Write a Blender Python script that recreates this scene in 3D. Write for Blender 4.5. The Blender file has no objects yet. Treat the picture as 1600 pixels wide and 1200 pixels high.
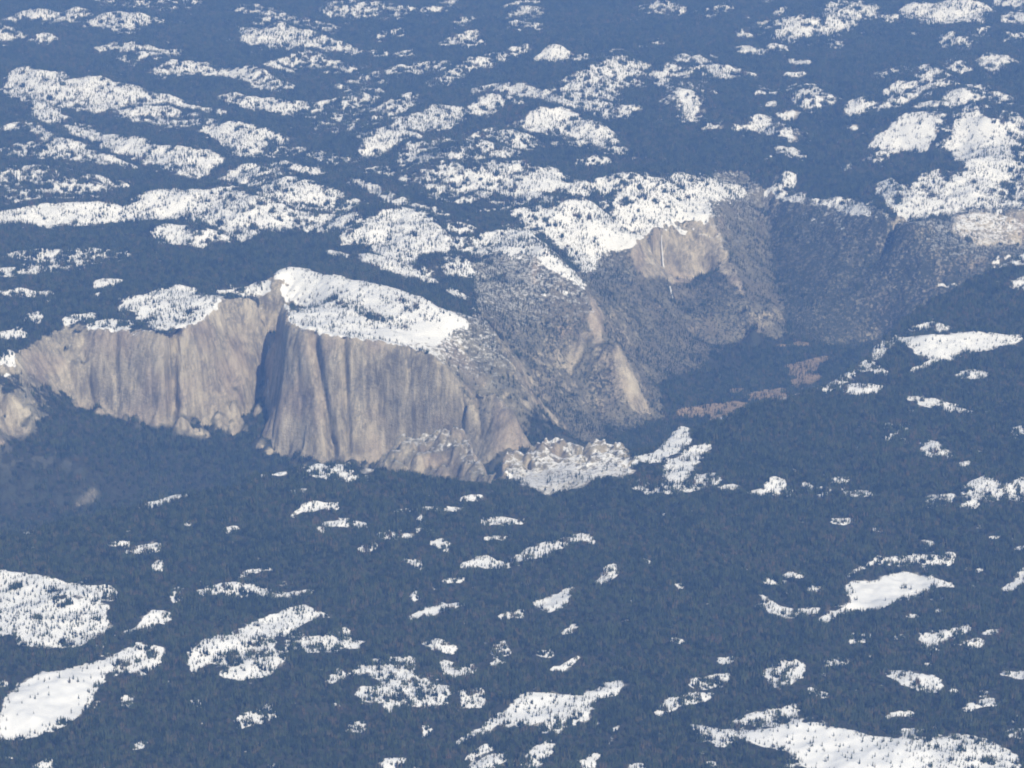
import bpy, math, random
import numpy as np
from mathutils import Vector

# ------------------------------------------------------------------ camera, sky, sun, exposure
scene = bpy.context.scene
col = scene.collection
R = math.radians

cam_data = bpy.data.cameras.new('camera')
cam_data.sensor_width = 36.0
cam_data.sensor_fit = 'HORIZONTAL'
cam_data.angle = R(19.5)
cam_data.clip_start = 10.0
cam_data.clip_end = 250000.0
cam = bpy.data.objects.new('camera', cam_data)
cam.location = (0.0, 0.0, 6470.0)
cam.rotation_euler = (R(90.0 - 15.7), 0.0, 0.0)
col.objects.link(cam)
scene.camera = cam

SUN_ELEV, SUN_SIDE = 42.0, -27.0         # the sun stands behind the aircraft, to its right
to_sun = Vector((-math.sin(R(SUN_SIDE)) * math.cos(R(SUN_ELEV)), -math.cos(R(SUN_SIDE)) * math.cos(R(SUN_ELEV)), math.sin(R(SUN_ELEV))))
sun_data = bpy.data.lights.new('sun', 'SUN')
sun_data.energy = 4.5
sun_data.angle = R(0.53)
sun_data.color = (1.0, 0.965, 0.92)
sun = bpy.data.objects.new('sun', sun_data)
sun.rotation_euler = to_sun.to_track_quat('Z', 'Y').to_euler()
sun.location = (6000, -8000, 9000)
col.objects.link(sun)

world = bpy.data.worlds.new('World')
scene.world = world
world.use_nodes = True
wn = world.node_tree.nodes
wl = world.node_tree.links
wn.clear()
sky = wn.new('ShaderNodeTexSky')
sky.sky_type = 'NISHITA'
sky.sun_disc = False
sky.sun_elevation = R(SUN_ELEV)
sky.sun_rotation = math.atan2(to_sun.x, to_sun.y)
sky.altitude = 2000.0
bg = wn.new('ShaderNodeBackground')
bg.inputs['Strength'].default_value = 0.10
wo = wn.new('ShaderNodeOutputWorld')
wl.new(sky.outputs[0], bg.inputs['Color'])
wl.new(bg.outputs[0], wo.inputs['Surface'])

scene.view_settings.view_transform = 'Standard'
scene.view_settings.look = 'None'
scene.view_settings.exposure = 0.25
scene.view_settings.gamma = 1.0
scene.render.engine = 'CYCLES'
scene.cycles.use_denoising = True
scene.cycles.max_bounces = 4
scene.cycles.diffuse_bounces = 2
scene.cycles.glossy_bounces = 1
scene.cycles.volume_bounces = 0
scene.cycles.pixel_filter_type = 'BLACKMAN_HARRIS'
scene.cycles.filter_width = 1.9

HAZE_DENSITY = 2.6e-5
HAZE_COLOR = (0.205, 0.415, 0.99)

# ------------------------------------------------------------------ lines traced in image pixels, projected through the camera at assumed heights (metres, world x y [z])
CONTROL = [[(-3514,12561,780),(0,12605,760),(3501,12516,800)],[(-3894,14105,820),(-1296,14080,830),(0,14155,800),(1300,14130,810),(3873,14030,850)],[(-4176,15258,880),(-1743,15285,870),(-351,15408,825),(703,15421,820)],[(1643,15324,826),(1914,15559,826),(2196,15822,826),(2489,15860,828),(2911,16013,835),(4267,15621,860)],[(-4414,16217,880),(-2967,16360,870),(-1856,16386,900),(-376,16620,900),(756,16709,870),(1918,16981,900),(4597,16983,980)],[(-4518,16622,820),(-3255,16719,835),(-2817,16829,850),(-2500,17026,865),(-2214,17214,885),(-2035,17358,900),(-1769,17445,905),(-1549,17649,940),(-1200,17792,962),(-958,17747,955),(-715,17649,940),(-395,17542,928),(-137,17429,910)],[(-848,18872,690),(-747,19051,760),(-600,19145,790),(-471,19130,790),(-404,18937,750),(-322,19170,805),(-246,18940,740),(-164,18255,720)],[(-122,18068,800),(0,18349,850),(145,18429,860),(250,18560,890),(374,18506,880),(443,18277,855),(515,18354,870),(644,18524,892),(756,18179,868),(945,18303,890),(1099,18739,950),(1158,18598,948),(1392,18854,960),(1715,19189,965),(2134,19517,975),(2410,20040,990),(2753,20842,1020),(2917,21231,1040),(3148,21555,1080),(3363,21732,1120),(3717,22163,1180),(3953,22421,1220),(4567,23071,1250),(6265,23780,1250)],[(-117,17302,885),(197,17472,855),(510,17410,875)],[(767,16981,900),(1179,17439,915),(2043,18199,930),(3165,18858,950),(5151,19214,980)],[(2627,19620,955),(3174,20394,1020),(3658,20585,1040),(5559,20887,1080)],[(476,21206,5),(1183,22016,0),(1757,22461,0),(2546,23306,0)],[(1478,22829,0),(1967,23209,0),(2437,23801,0)],[(-5221,19202,-80),(-3097,19573,-20),(-2243,19871,-10)],[(-1582,20044,0),(-902,19984,10),(-271,20057,10)],[(378,21028,0),(618,21157,0)],[(-5522,20674,850),(-3950,20637,860),(-3667,20587,850),(-3520,20828,880),(-3425,21132,920),(-3321,21391,950),(-3053,21164,960),(-2733,21051,980),(-2602,20923,975),(-2478,20850,970),(-2294,21104,1000),(-2168,21519,1040),(-2129,21616,1050),(-1967,21675,1055),(-1806,21774,1060)],[(-5413,20194,700),(-3617,20254,730),(-3424,20741,640),(-3279,20979,500),(-3148,20993,325),(-2807,20895,305),(-2562,20796,310),(-2448,20827,325),(-2298,20932,255),(-2187,20999,250)],[(-3648,20327,330),(-3346,20150,360),(-3113,20093,330),(-2960,19904,130),(-3109,19675,40)],[(-5290,19484,-60),(-3114,19695,10),(-2496,20133,0),(-2052,20237,0)],[(-1793,21915,1040),(-1790,21954,880),(-1799,21893,720),(-1853,21777,500),(-1896,21489,330),(-1965,21149,230),(-2065,20923,150)],[(-1729,20649,160),(-1746,20757,200),(-1778,21145,330),(-1792,21487,480),(-1791,21779,650)],[(-1609,20841,1068),(-1630,20803,815),(-1656,20708,553),(-1686,20659,278),(-1705,20635,150)],[(-1725,21475,1100),(-1679,21168,1085),(-1611,20871,1070),(-1495,20725,1065),(-1277,20527,1060),(-1091,20474,1060),(-934,20501,1048),(-725,20395,1015),(-497,20319,970),(-271,20235,890),(-113,20174,790),(0,20028,645),(67,20029,420)],[(-1719,20685,115),(-1644,20607,110),(-1468,20415,150),(-1192,20389,158),(-943,20464,135),(-733,20363,80),(-457,20277,35),(-182,20242,70),(0,20279,130)],[(-1803,22058,1120),(-1736,22289,1150),(-1359,21975,1150),(-958,21671,1140),(-687,21395,1120),(-469,21150,1080),(-282,21197,1000)],[(-468,21132,1075),(-189,21352,960),(-47,20931,780),(55,20684,560),(137,20426,300)],[(-5955,22471,1030),(-3980,22535,1040),(-2481,22471,1030),(-1891,22535,1040),(-1413,22883,1060),(-794,22471,1030),(-488,22077,1000),(-292,21975,950)],[(-267,21955,930),(-49,21893,720),(121,21704,520),(241,21524,270),(382,21320,80),(572,21222,10)],[(-332,23147,1050),(-207,23471,1080),(0,23648,1130),(155,23422,1160),(243,22941,1150),(403,22833,1020),(576,22642,860),(628,22487,770),(654,22308,560),(798,22154,570),(909,22025,330),(984,22006,80),(1083,21982,10)],[(654,22308,560),(518,22182,440),(434,22134,310),(462,21730,160)],[(249,22453,830),(345,22157,600),(394,22141,400)],[(638,21916,55),(773,21537,15)],[(753,24445,895),(774,24205,720),(1009,24022,600),(1161,23846,480)],[(939,23538,450),(1252,23463,200),(1503,23252,15)],[(828,23368,600),(972,23003,270),(1066,22756,100),(1259,22535,5)],[(572,24822,1010),(734,24731,930),(838,24584,880),(992,24332,800),(1145,24764,800),(1264,24985,800),(1437,25152,830),(1730,25245,900),(1737,25898,930),(1815,26311,930),(2086,26453,900),(2250,26325,880),(2602,25781,880),(2869,25643,910),(3091,25140,940),(3406,24597,960),(3738,25046,1000),(4090,25205,1050),(4379,24946,1050),(6568,24946,1050)],[(956,24758,600),(1118,24707,500),(1291,24861,412),(1455,24838,395),(1595,24900,425),(1705,24908,440)],[(1730,25242,895),(1864,24863,620),(1959,24244,380),(2002,23863,230)],[(2285,26313,800),(2275,25697,540),(2283,24936,320),(2302,24284,120)],[(1395,24223,330),(1521,24081,300),(1711,24124,300),(2038,24202,280),(2215,24404,340)],[(1489,23931,130),(1747,23809,80),(2089,24111,110),(2304,24099,30)],[(2680,24107,0),(3122,24211,0)],[(2732,24743,480),(3012,24810,520),(3293,24879,560)],[(3500,24450,800),(3876,24428,750),(4310,24438,720)],[(-6636,25235,1100),(-3248,24669,1110),(-1106,25235,1100),(277,25235,1100),(1181,25658,1010),(1499,26349,1010),(2936,26878,1050),(4660,26676,1150),(7502,26425,1200)],[(-7229,27654,1200),(-3008,27596,1150),(-2295,27697,1100),(-1216,27916,1150),(0,28041,1250),(1251,28794,1300),(2737,27916,1150),(4394,27668,1350),(7856,27772,1300)],[(-8171,31478,1300),(-2700,31186,1280),(-1928,31815,1210),(-681,31478,1300),(676,31284,1400),(2697,31174,1350),(4181,29686,1400),(8595,30565,1450)],[(-9647,37466,1450),(-2426,37690,1420),(796,37093,1500),(3822,35580,1550),(10242,36720,1550)],[(-1829,31287,1195),(-2028,29138,1110),(-2221,27511,1075),(-2709,25764,1045),(-3153,24759,1035)],[(-4518,17372,60),(-3255,17469,60),(-2817,17579,60),(-2500,17776,60),(-2214,17964,60),(-2035,18108,60),(-1769,18195,60),(-1549,18399,60),(-1200,18542,60),(-958,18497,60),(-715,18399,60),(-395,18292,60),(-137,18179,60)],[(-848,19292,160),(-747,19471,160),(-600,19565,160),(-471,19550,160),(-404,19357,160),(-322,19590,160),(-246,19360,160),(-164,18675,160)],[(-122,18518,120),(0,18799,120),(145,18879,120),(250,19010,120),(374,18956,120)],[(443,18777,260),(515,18854,260),(644,19024,260),(756,18679,260),(945,18803,260)],[(1099,19189,330),(1158,19048,330),(1392,19304,330),(1715,19639,330),(2134,19967,330),(2410,20490,330),(2753,21292,330)],[(756,19129,15),(945,19253,15),(1099,19689,15),(1158,19548,15),(1392,19804,15),(1715,20139,15),(2134,20467,15),(2410,20990,15),(2753,21792,15),(2917,22181,15),(3148,22505,15),(3363,22682,15),(3717,23113,15),(3953,23371,15),(4567,24021,15),(6265,24730,15)],[(2917,21681,600),(3148,22005,600),(3363,22182,600),(3717,22613,600),(3953,22871,600),(4567,23521,600),(6265,24230,600)]]
CRESTS = [[[-5721,33150,16,66],[-5612,33590,34,135],[-5496,33780,51,204],[-5254,33630,77,307],[-5063,33560,68,271],[-4877,33880,34,136]],
[[-4804,33240,16,66],[-4695,33510,64,254],[-4456,33350,107,425],[-4231,33270,106,423],[-4102,33380,51,202],[-3908,33370,16,67]],
[[-4887,34660,26,104],[-4541,34580,39,156],[-4088,34530,48,191],[-3641,34520,48,191]],
[[-5617,32540,104,414],[-5499,32460,91,363],[-5392,32430,41,163]],
[[-5214,32180,16,64],[-5118,32250,74,294],[-4972,32280,20,81]],
[[-4458,31720,20,79],[-4266,31840,40,160],[-4009,31710,64,257],[-3785,31540,36,143],[-3492,31470,15,63]],
[[-4186,31100,31,125],[-4042,31140,63,252],[-3912,31180,55,221]],
[[-3664,30480,58,231],[-3558,30720,86,343],[-3334,30800,58,233],[-3048,30590,35,138],[-2850,30600,54,216],[-2637,30430,70,277],[-2417,30130,69,275],[-2207,30100,22,91]],
[[-5139,30170,57,229],[-5007,30020,135,539],[-4789,29870,150,650],[-4534,29670,150,650],[-4425,29480,106,421],[-4345,29470,150,606],[-4156,29490,150,636],[-3884,29350,132,527],[-3731,29390,83,329],[-3494,29260,67,267],[-3293,29150,33,132],[-2950,28870,22,87],[-2799,28730,14,60]],
[[-2938,29410,22,89],[-2746,29420,67,268],[-2544,29290,67,267],[-2284,29200,67,267],[-2028,29170,55,221]],
[[-5070,29490,18,74],[-4851,29200,29,118],[-4628,28780,44,175],[-4422,28440,43,173],[-4275,28270,18,71]],
[[-4655,28540,18,72],[-4448,28200,43,171],[-4331,28230,14,60]],
[[-3826,28610,21,86],[-3662,28550,80,320],[-3351,28550,91,364],[-3090,28410,65,260],[-2802,27990,79,314],[-2588,27650,144,571],[-2400,27550,136,539],[-2277,27640,53,210]],
[[-4833,27740,28,112],[-4631,27990,21,84],[-4472,27750,42,169],[-4262,27160,87,347],[-4051,26920,76,302],[-3787,26690,41,162],[-3530,26490,27,107],[-3343,26370,13,60]],
[[-4244,27840,21,84],[-3968,27600,49,196],[-3686,27280,70,277],[-3414,26990,76,302],[-3157,26800,96,383],[-2968,26670,124,493],[-2794,26670,103,409],[-2651,26740,34,135]],
[[-4686,26840,24,163],[-4491,27090,29,192],[-4301,27010,33,219],[-4003,26560,24,161]],
[[-4516,25810,49,394],[-4321,26010,66,531],[-4088,25970,58,463],[-3866,25600,41,325],[-3607,25330,24,193]],
[[-3813,26020,19,79],[-3574,25720,26,104],[-3327,25530,13,60]],
[[-4259,24250,49,198],[-4012,24380,69,274],[-3805,24430,79,313],[-3590,24430,88,351],[-3397,24430,75,300]],
[[-3406,24150,12,60],[-3217,24440,63,251],[-3027,24670,113,450],[-2879,25040,131,519],[-2768,25270,65,259],[-2688,25350,12,60]],
[[-2803,24570,31,125],[-2648,24670,130,516],[-2438,24740,150,650],[-2260,24560,150,650],[-2133,24320,143,567],[-2074,24430,47,187]],
[[-2215,25280,32,128],[-2117,25460,82,327],[-1984,25560,116,462],[-1813,25110,150,650],[-1640,24970,114,452],[-1557,25020,48,191]],
[[-2626,25800,16,65],[-2490,26180,47,186],[-2306,26520,27,107]],
[[-2459,25640,19,78],[-2277,26030,67,266],[-2139,26460,61,243],[-1896,26290,40,160],[-1719,26210,26,106]],
[[-2933,23740,36,145],[-2813,23710,92,366],[-2658,23710,76,304],[-2610,23690,30,120]],
[[-2570,23510,60,240],[-2497,23560,73,290],[-2436,23560,42,168]],
[[-2067,24270,31,123],[-1968,24240,94,374],[-1841,24090,62,246]],
[[-1741,24020,43,171],[-1643,24140,68,272],[-1431,24150,94,373],[-1305,23960,61,245]],
[[-4062,23040,10,70],[-3771,23130,27,189],[-3464,23130,38,260],[-3207,23110,31,212],[-3008,23140,8,60]],
[[-3217,34340,26,103],[-2936,34090,69,276],[-2607,33610,59,237],[-2291,33200,50,201],[-1981,33030,25,99]],
[[-3061,32990,33,132],[-2766,32440,91,362],[-2527,32540,125,498],[-2239,32420,103,412],[-1947,32190,40,162],[-1635,31770,20,79]],
[[-2552,31020,31,125],[-2366,31250,63,253],[-2108,31440,80,319],[-1822,31180,55,220],[-1670,30840,23,93]],
[[-2708,30880,23,93],[-2515,30980,31,124],[-2304,30830,23,93]],
[[-2006,28820,29,116],[-1839,29200,67,267],[-1686,29190,90,357],[-1524,29260,113,449],[-1333,29240,52,207]],
[[-1913,28350,21,143],[-1735,28480,43,289],[-1504,28220,47,315],[-1327,27690,25,168]],
[[-2251,27140,16,109],[-2021,27250,20,137],[-1765,26960,28,191],[-1514,26660,24,162]],
[[-2192,33920,43,171],[-1939,34000,113,450],[-1611,34030,104,415],[-1225,33860,69,274]],
[[-1849,32050,57,226],[-1725,31920,40,160],[-1614,31750,16,63]],
[[-1469,32390,32,130],[-1327,32710,49,198],[-1186,32710,24,98]],
[[-981,33750,34,135],[-807,34100,60,241],[-627,34260,43,172]],
[[-690,32990,16,66],[-537,33250,42,167],[-403,33410,29,117]],
[[-806,31880,16,64],[-590,32140,40,162],[-370,32360,45,179]],
[[-1241,31540,20,79],[-1059,31610,40,159]],
[[-547,31640,16,63],[-377,31750,32,128],[-288,31810,16,64]],
[[-1486,31520,24,95],[-1370,31670,32,127],[-1314,31640,20,79]],
[[-299,30790,19,77],[-167,30970,71,282],[0,31170,47,189],[162,31360,48,190]],
[[-1734,30160,23,91],[-1486,30490,54,216],[-1255,30500,62,247],[-1003,30910,31,124]],
[[-999,30770,39,155],[-801,30840,63,250],[-595,30530,62,247],[-432,30730,86,343]],
[[-874,29860,22,90],[-716,30040,53,213],[-591,30310,54,214]],
[[-73,34000,17,68],[147,34230,30,120],[310,34370,17,69]],
[[-71,33270,16,66],[109,33750,42,170],[363,33710,29,118]],
[[-56,32800,16,65],[106,32910,63,249],[324,32700,20,82]],
[[233,30770,23,61],[334,30890,71,187],[414,30920,119,315],[535,30930,71,187],[610,31000,23,62]],
[[630,30650,19,77],[801,30870,23,93]],
[[900,30810,23,93],[1000,30820,19,77]],
[[1450,33670,25,101],[1676,33860,60,239],[1883,33630,60,238]],
[[1507,33300,16,66],[1696,33510,34,135],[1894,33570,34,135]],
[[1352,31290,15,63],[1498,31530,32,127],[1608,31680,20,79]],
[[492,29060,44,147],[635,29310,150,604],[838,29780,150,650],[971,29920,150,650],[1075,30130,150,650],[1210,30220,116,386],[1304,30430,37,122]],
[[1188,29640,53,210],[1267,29510,52,209]],
[[1034,28340,50,201],[1168,28290,65,258]],
[[-403,29520,30,119],[-128,29530,45,179],[0,29410,75,299],[190,29230,56,222],[375,28850,44,175],[598,28370,14,60]],
[[-422,28560,29,115],[-279,28620,103,410],[-94,28920,66,264]],
[[90,27730,42,140],[242,27850,129,427],[424,27870,138,456],[604,27780,107,354],[778,27510,84,280],[946,27140,75,248],[1064,26940,20,68]],
[[503,27140,20,82],[712,27240,34,137],[884,27020,48,191]],
[[579,26520,27,107],[756,26650,40,162],[900,26600,20,80]],
[[-1376,28090,21,85],[-1276,28640,73,291],[-1131,28950,97,384],[-953,29270,52,207]],
[[-1717,29740,30,120],[-1550,29780,60,241],[-1317,29600,30,119]],
[[-1418,26850,20,81],[-1193,27390,135,536],[-974,27990,90,357],[-740,28390,102,407],[-585,28360,80,318],[-454,28210,36,143]],
[[-1014,26560,61,243],[-820,26870,104,413],[-610,27170,62,248]],
[[-777,25350,32,129],[-618,25740,150,600],[-463,26530,150,650],[-320,26700,150,650],[-163,26810,51,204]],
[[-344,25390,26,103],[-224,25690,133,531],[-56,25900,150,603],[126,26310,33,133]],
[[-327,27330,52,208],[-149,27430,70,279],[0,27210,98,389],[118,27160,52,206]],
[[16,25180,12,60],[139,25510,92,367],[253,25730,127,504],[411,26130,46,186]],
[[265,25240,16,64],[447,25570,39,156],[585,25490,92,366],[652,25470,45,181]],
[[-173,24660,12,60],[0,24870,31,126],[219,25050,51,203],[430,25180,38,153]],
[[81,24680,15,75],[216,24710,38,188],[378,24670,127,633],[488,24760,150,650],[624,24760,150,650],[730,24640,150,650],[844,24950,38,189]],
[[-1447,24920,44,177],[-1311,24710,70,278],[-1289,24480,44,174]],
[[-1171,23700,123,491],[-1052,23980,150,650],[-842,24000,150,650],[-677,23720,150,650],[-540,23400,91,362],[-467,23350,23,95]],
[[-1401,23890,77,306],[-1284,23850,61,244],[-1200,23740,61,243]],
[[-1438,25780,16,65],[-1165,25350,32,129],[-984,24950,44,178],[-811,24670,44,176],[-647,24580,28,112]],
[[-1318,26210,16,132],[-1149,26300,16,133],[-899,25680,19,156]],
[[766,25960,33,131],[880,25960,60,238],[1006,25560,150,594],[1203,25950,114,452]],
[[-493,24990,12,60],[-357,25060,25,101]],
[[-534,24340,6,60],[-347,24340,6,60]],
[[2066,33050,16,66],[2269,33440,51,202],[2494,33870,43,170]],
[[2436,32050,20,80],[2646,32280,57,228],[2911,32940,58,233],[3070,33220,76,303]],
[[2801,31870,16,64],[2957,32260,99,394],[3063,32290,133,529],[3132,32030,48,194]],
[[3225,32360,74,295],[3303,32370,57,229]],
[[3359,32230,41,162],[3442,32600,147,585],[3641,33160,150,650],[3796,33270,128,510],[3949,33340,76,304],[4046,32990,16,66]],
[[3341,31560,16,158],[3566,31750,22,223]],
[[4317,33110,20,83],[4477,33260,85,337],[4583,33260,119,475],[4936,33230,119,475],[5144,33180,106,422],[5377,33230,16,66]],
[[4114,32850,41,165],[4223,32810,33,132]],
[[4263,31840,12,60],[4356,31920,16,64]],
[[5363,32640,20,82],[5517,32820,58,232],[5658,32730,58,231]],
[[5471,33750,25,101],[5796,33570,68,272]],
[[4495,31280,19,78],[4631,31540,72,288],[4722,31230,72,285],[4806,31050,19,78]],
[[4929,31840,28,112],[5171,32080,36,145]],
[[5237,31580,56,223],[5469,31580,40,159]],
[[4740,30120,38,152],[4869,30210,85,339],[4989,30140,77,307],[5052,30070,22,91]],
[[2367,31290,23,94],[2499,31240,35,141],[2645,31040,19,78]],
[[2674,31320,31,126],[2906,31260,23,94]],
[[2843,30550,19,76],[3082,30420,15,61]],
[[2746,29810,18,75],[2974,29830,18,75]],
[[2037,30880,15,62],[2141,30730,11,60]],
[[1449,29710,22,89],[1557,29960,100,397],[1720,30580,62,248],[1850,30760,31,124]],
[[1886,30800,23,93],[2001,30310,69,277],[2111,29990,69,274],[2275,29820,18,75]],
[[2308,30010,30,121],[2469,29820,15,60]],
[[1530,29410,52,208],[1689,29280,75,297]],
[[1675,29260,52,207],[1738,28600,140,558],[1785,28330,90,360]],
[[1772,29380,14,60],[2009,29100,14,60]],
[[2394,29020,14,60],[2623,29120,18,73],[2861,29310,29,118],[3071,29250,29,118]],
[[2778,28890,59,234],[2903,28770,111,440],[3018,28650,51,203]],
[[2437,28610,29,115],[2566,28670,29,115]],
[[2540,28270,21,85],[2709,28310,36,143]],
[[2087,27780,14,60],[2278,27910,42,169],[2407,28010,93,370],[2474,27860,64,254]],
[[1795,27750,14,60],[1981,28010,28,113]],
[[2540,27980,35,141],[2629,27620,63,252]],
[[2449,27180,27,110],[2576,27140,41,165],[2697,26910,27,108]],
[[3220,28320,43,172],[3333,28420,91,361],[3423,28550,51,202]],
[[3181,27660,17,69],[3257,27700,21,83]],
[[3633,28850,22,87],[3779,29040,66,265],[3923,29180,52,206]],
[[3874,29810,37,150],[4060,30000,30,121]],
[[4131,29950,38,151],[4225,29780,30,120],[4293,29570,18,74]],
[[3923,29180,52,206],[4110,29180,120,477],[4294,29490,52,208]],
[[3630,29590,30,119],[3790,29750,30,120]],
[[3529,28230,21,85],[3723,28570,51,202],[3890,28710,29,116]],
[[4382,29990,45,182],[4484,30030,69,275],[4515,29790,57,227]],
[[4187,28580,73,290],[4330,28500,95,378],[4471,28270,28,114]],
[[4461,28960,29,117],[4622,28790,55,219],[4746,28380,43,172],[4803,28270,14,60]],
[[3898,28250,36,143],[4093,28200,50,200]],
[[3315,27140,27,109],[3510,27310,98,389],[3712,27530,150,650],[3855,27480,150,650],[3953,27480,77,306]],
[[4071,27080,104,413],[4219,27310,150,650],[4348,27390,150,650],[4400,27130,150,650],[4531,27000,69,274],[4621,26960,20,81]],
[[4176,27880,35,141],[4271,27740,35,140]],
[[4600,27650,35,140],[4743,27530,49,195]],
[[4620,27130,104,414],[4737,27130,132,526]],
[[3801,25530,105,524],[3949,25790,112,555],[4161,26090,135,650],[4381,26410,122,608],[4548,26730,82,407]],
[[3975,25560,24,194],[4200,25760,46,366],[4410,26030,66,530],[4595,26230,101,650]],
[[3245,26010,46,185],[3336,25840,113,450],[3410,25530,119,472],[3487,25250,97,388],[3581,25030,32,127]],
[[3519,25710,59,235],[3634,25760,150,597],[3754,25820,150,650],[3782,25470,92,365]],
[[3312,26850,41,163],[3531,26970,27,109]],
[[2673,25830,9,78],[2829,25810,14,117],[2977,25620,22,181],[3099,25310,22,179]],
[[2476,26460,101,403],[2573,26440,54,214]],
[[2280,26350,10,79],[2441,26230,26,212],[2605,26010,19,158]],
[[3040,26650,34,135],[3100,26670,27,108]],
[[2320,26890,17,67],[2382,26930,17,68]],
[[-3986,22580,16,139],[-3710,22730,19,163],[-3524,22830,27,234],[-3384,22910,22,187]],
[[-3225,22290,20,91],[-3097,22250,30,137],[-2996,22310,10,60]],
[[-3902,22060,19,91],[-3709,22070,19,91],[-3498,22030,14,68]],
[[-3157,21960,14,68],[-3088,21990,14,68]],
[[-3631,21500,22,111],[-3488,21450,50,245]],
[[-3752,21130,21,110],[-3638,21150,30,154],[-3531,21090,8,60]],
[[-3684,20700,19,346],[-3629,20760,19,347],[-3576,20710,8,151]],
[[-3327,21370,9,155],[-3261,21480,6,89],[-3098,21510,6,89]],
[[-3113,21270,7,132],[-2996,21280,10,176],[-2797,21200,7,132]],
[[-2958,21650,6,67],[-2822,21800,19,225],[-2683,21860,59,650],[-2523,21950,70,650],[-2365,21830,50,589],[-2226,21640,33,394],[-2129,21550,7,89]],
[[-2238,22000,10,158],[-2100,22090,8,136],[-1955,22120,13,205],[-1818,22060,13,204]],
[[-1479,23160,17,70],[-1292,23000,14,60]],
[[-1199,22970,40,165],[-1004,22770,44,187],[-796,22550,43,186],[-583,22390,10,60]],
[[-528,22830,100,413],[-427,22810,85,352],[-290,22660,21,93]],
[[-506,22250,7,68],[-391,22130,8,79],[-308,22110,6,60]],
[[-838,22320,15,68],[-792,22430,21,92]],
[[-359,23340,13,178],[-157,23890,27,366],[0,24210,42,556],[159,24230,26,345]],
[[732,24690,63,504],[906,25030,88,650],[1110,25320,117,650],[1290,25630,124,650],[1478,25990,141,650],[1624,26050,114,650],[1759,26100,83,650]],
[[1756,26310,16,319],[1935,26390,10,213],[2112,26430,6,133]],
[[2740,20630,15,86],[2871,20520,43,237],[2995,20440,75,410],[3186,20500,59,324],[3396,20530,49,270],[3554,20520,23,129],[3654,20570,9,60]],
[[2891,20850,16,87],[3040,20930,25,131],[3191,20780,16,86]],
[[2116,19430,6,82],[2697,23280,8,165],[2889,23600,8,167],[2642,20500,9,194],[2782,20820,7,195]],
[[2724,19880,8,60],[2876,20030,14,84],[3002,20070,10,63]],
[[2505,20100,6,147],[2587,19850,6,104]],
[[2279,19460,19,123],[2368,19480,35,227],[2455,19480,19,124],[2542,19510,12,82]],
[[3066,19800,13,83],[3155,19810,24,146],[3269,19770,10,62]],
[[2650,19300,7,60],[2746,19210,15,102],[2864,19130,21,142],[2978,19030,13,91],[3054,18910,7,60]],
[[2600,18160,7,60],[2681,18250,30,235],[2745,18120,16,136],[2776,18020,6,60]],
[[2556,18650,13,99],[2613,18670,10,79]],
[[2426,18680,8,60],[2491,18700,8,60]],
[[2415,18420,12,98],[2482,18460,10,79]],
[[2498,18590,10,79],[2523,18290,9,78]],
[[1287,17430,7,66],[1404,17460,8,75]],
[[1550,17420,12,113],[1625,17530,29,266],[1678,17500,22,209]],
[[1441,17380,6,60],[1524,17340,6,60]],
[[1682,17360,8,75],[1758,17340,6,60]],
[[1867,17380,14,132],[1926,17380,14,132]],
[[2033,17350,6,60],[2186,17320,6,60]],
[[1794,17510,12,113],[1852,17500,12,113]],
[[1979,17590,10,95],[2078,17590,10,95]],
[[2777,17370,20,188],[2911,17480,39,361],[2988,17370,22,207]],
[[3024,17320,18,169],[3151,17460,39,361]],
[[2518,17180,18,168],[2683,17250,10,93]],
[[2713,17060,8,74],[2811,17070,8,74]],
[[4032,24370,7,98],[4201,24430,9,123],[3965,22380,15,198]],
[[3757,21800,7,112],[3895,21940,16,249]],
[[3512,24260,6,60],[3747,24220,6,61],[3448,21660,6,112]],
[[2812,17880,9,77],[2868,17850,6,60]],
[[1904,16860,6,60],[2029,16880,6,60]],
[[3230,18480,18,138],[3349,18650,19,139]],
[[-2887,16750,6,60],[-3298,19450,19,123],[-3241,19420,15,103]],
[[-2361,16420,6,60],[-2293,16470,7,71],[-2235,16450,6,62]],
[[-2233,16290,6,60],[-2151,16370,9,89],[-2048,16380,14,134]],
[[-2055,16060,6,60],[-2028,16110,17,158],[-1999,16110,15,140]],
[[-1534,15890,6,60],[-1486,15960,6,60],[-1416,15990,6,60]],
[[-2205,17140,6,60],[-2445,20080,6,84],[-2328,20180,6,84]],
[[-1954,16790,6,60],[-1898,16800,6,60]],
[[-1697,16680,9,90],[-1618,16720,7,72]],
[[-1726,16790,6,60],[-1717,16890,7,73]],
[[-1544,17600,6,60],[-1700,20440,6,128],[-1620,20420,9,171]],
[[-1443,20390,9,170],[-1328,20380,13,256],[-1032,17650,6,133],[-946,17510,6,75]],
[[-1347,17330,6,60],[-1270,17350,10,94]],
[[-1269,17050,7,64],[-1158,17110,12,111],[-1041,17100,8,74]],
[[-1315,16880,6,60],[-1265,16990,6,60]],
[[-1148,16650,7,72],[-1079,16760,8,82],[-968,16810,11,109],[-850,16710,6,60]],
[[-710,17000,6,60],[-615,17030,6,60]],
[[-557,17030,6,60],[-462,17060,6,60]],
[[-404,17050,6,60],[-288,17050,6,60]],
[[-786,16550,6,60],[-677,16630,13,126],[-591,16540,6,60]],
[[-565,16680,19,181],[-534,16900,21,202]],
[[-182,16840,6,60],[-76,16880,9,91],[68,16870,6,64]],
[[-168,16540,6,60],[-37,16570,8,81]],
[[-311,17260,7,65],[-175,17310,8,75]],
[[-949,17590,8,76],[-869,17550,6,60]],
[[-465,16450,6,60],[-410,16480,15,143],[-352,16400,13,125]],
[[-625,16220,6,60],[-557,16170,13,123],[-512,16130,17,158]],
[[-889,16350,6,60],[-779,16390,9,89]],
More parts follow.
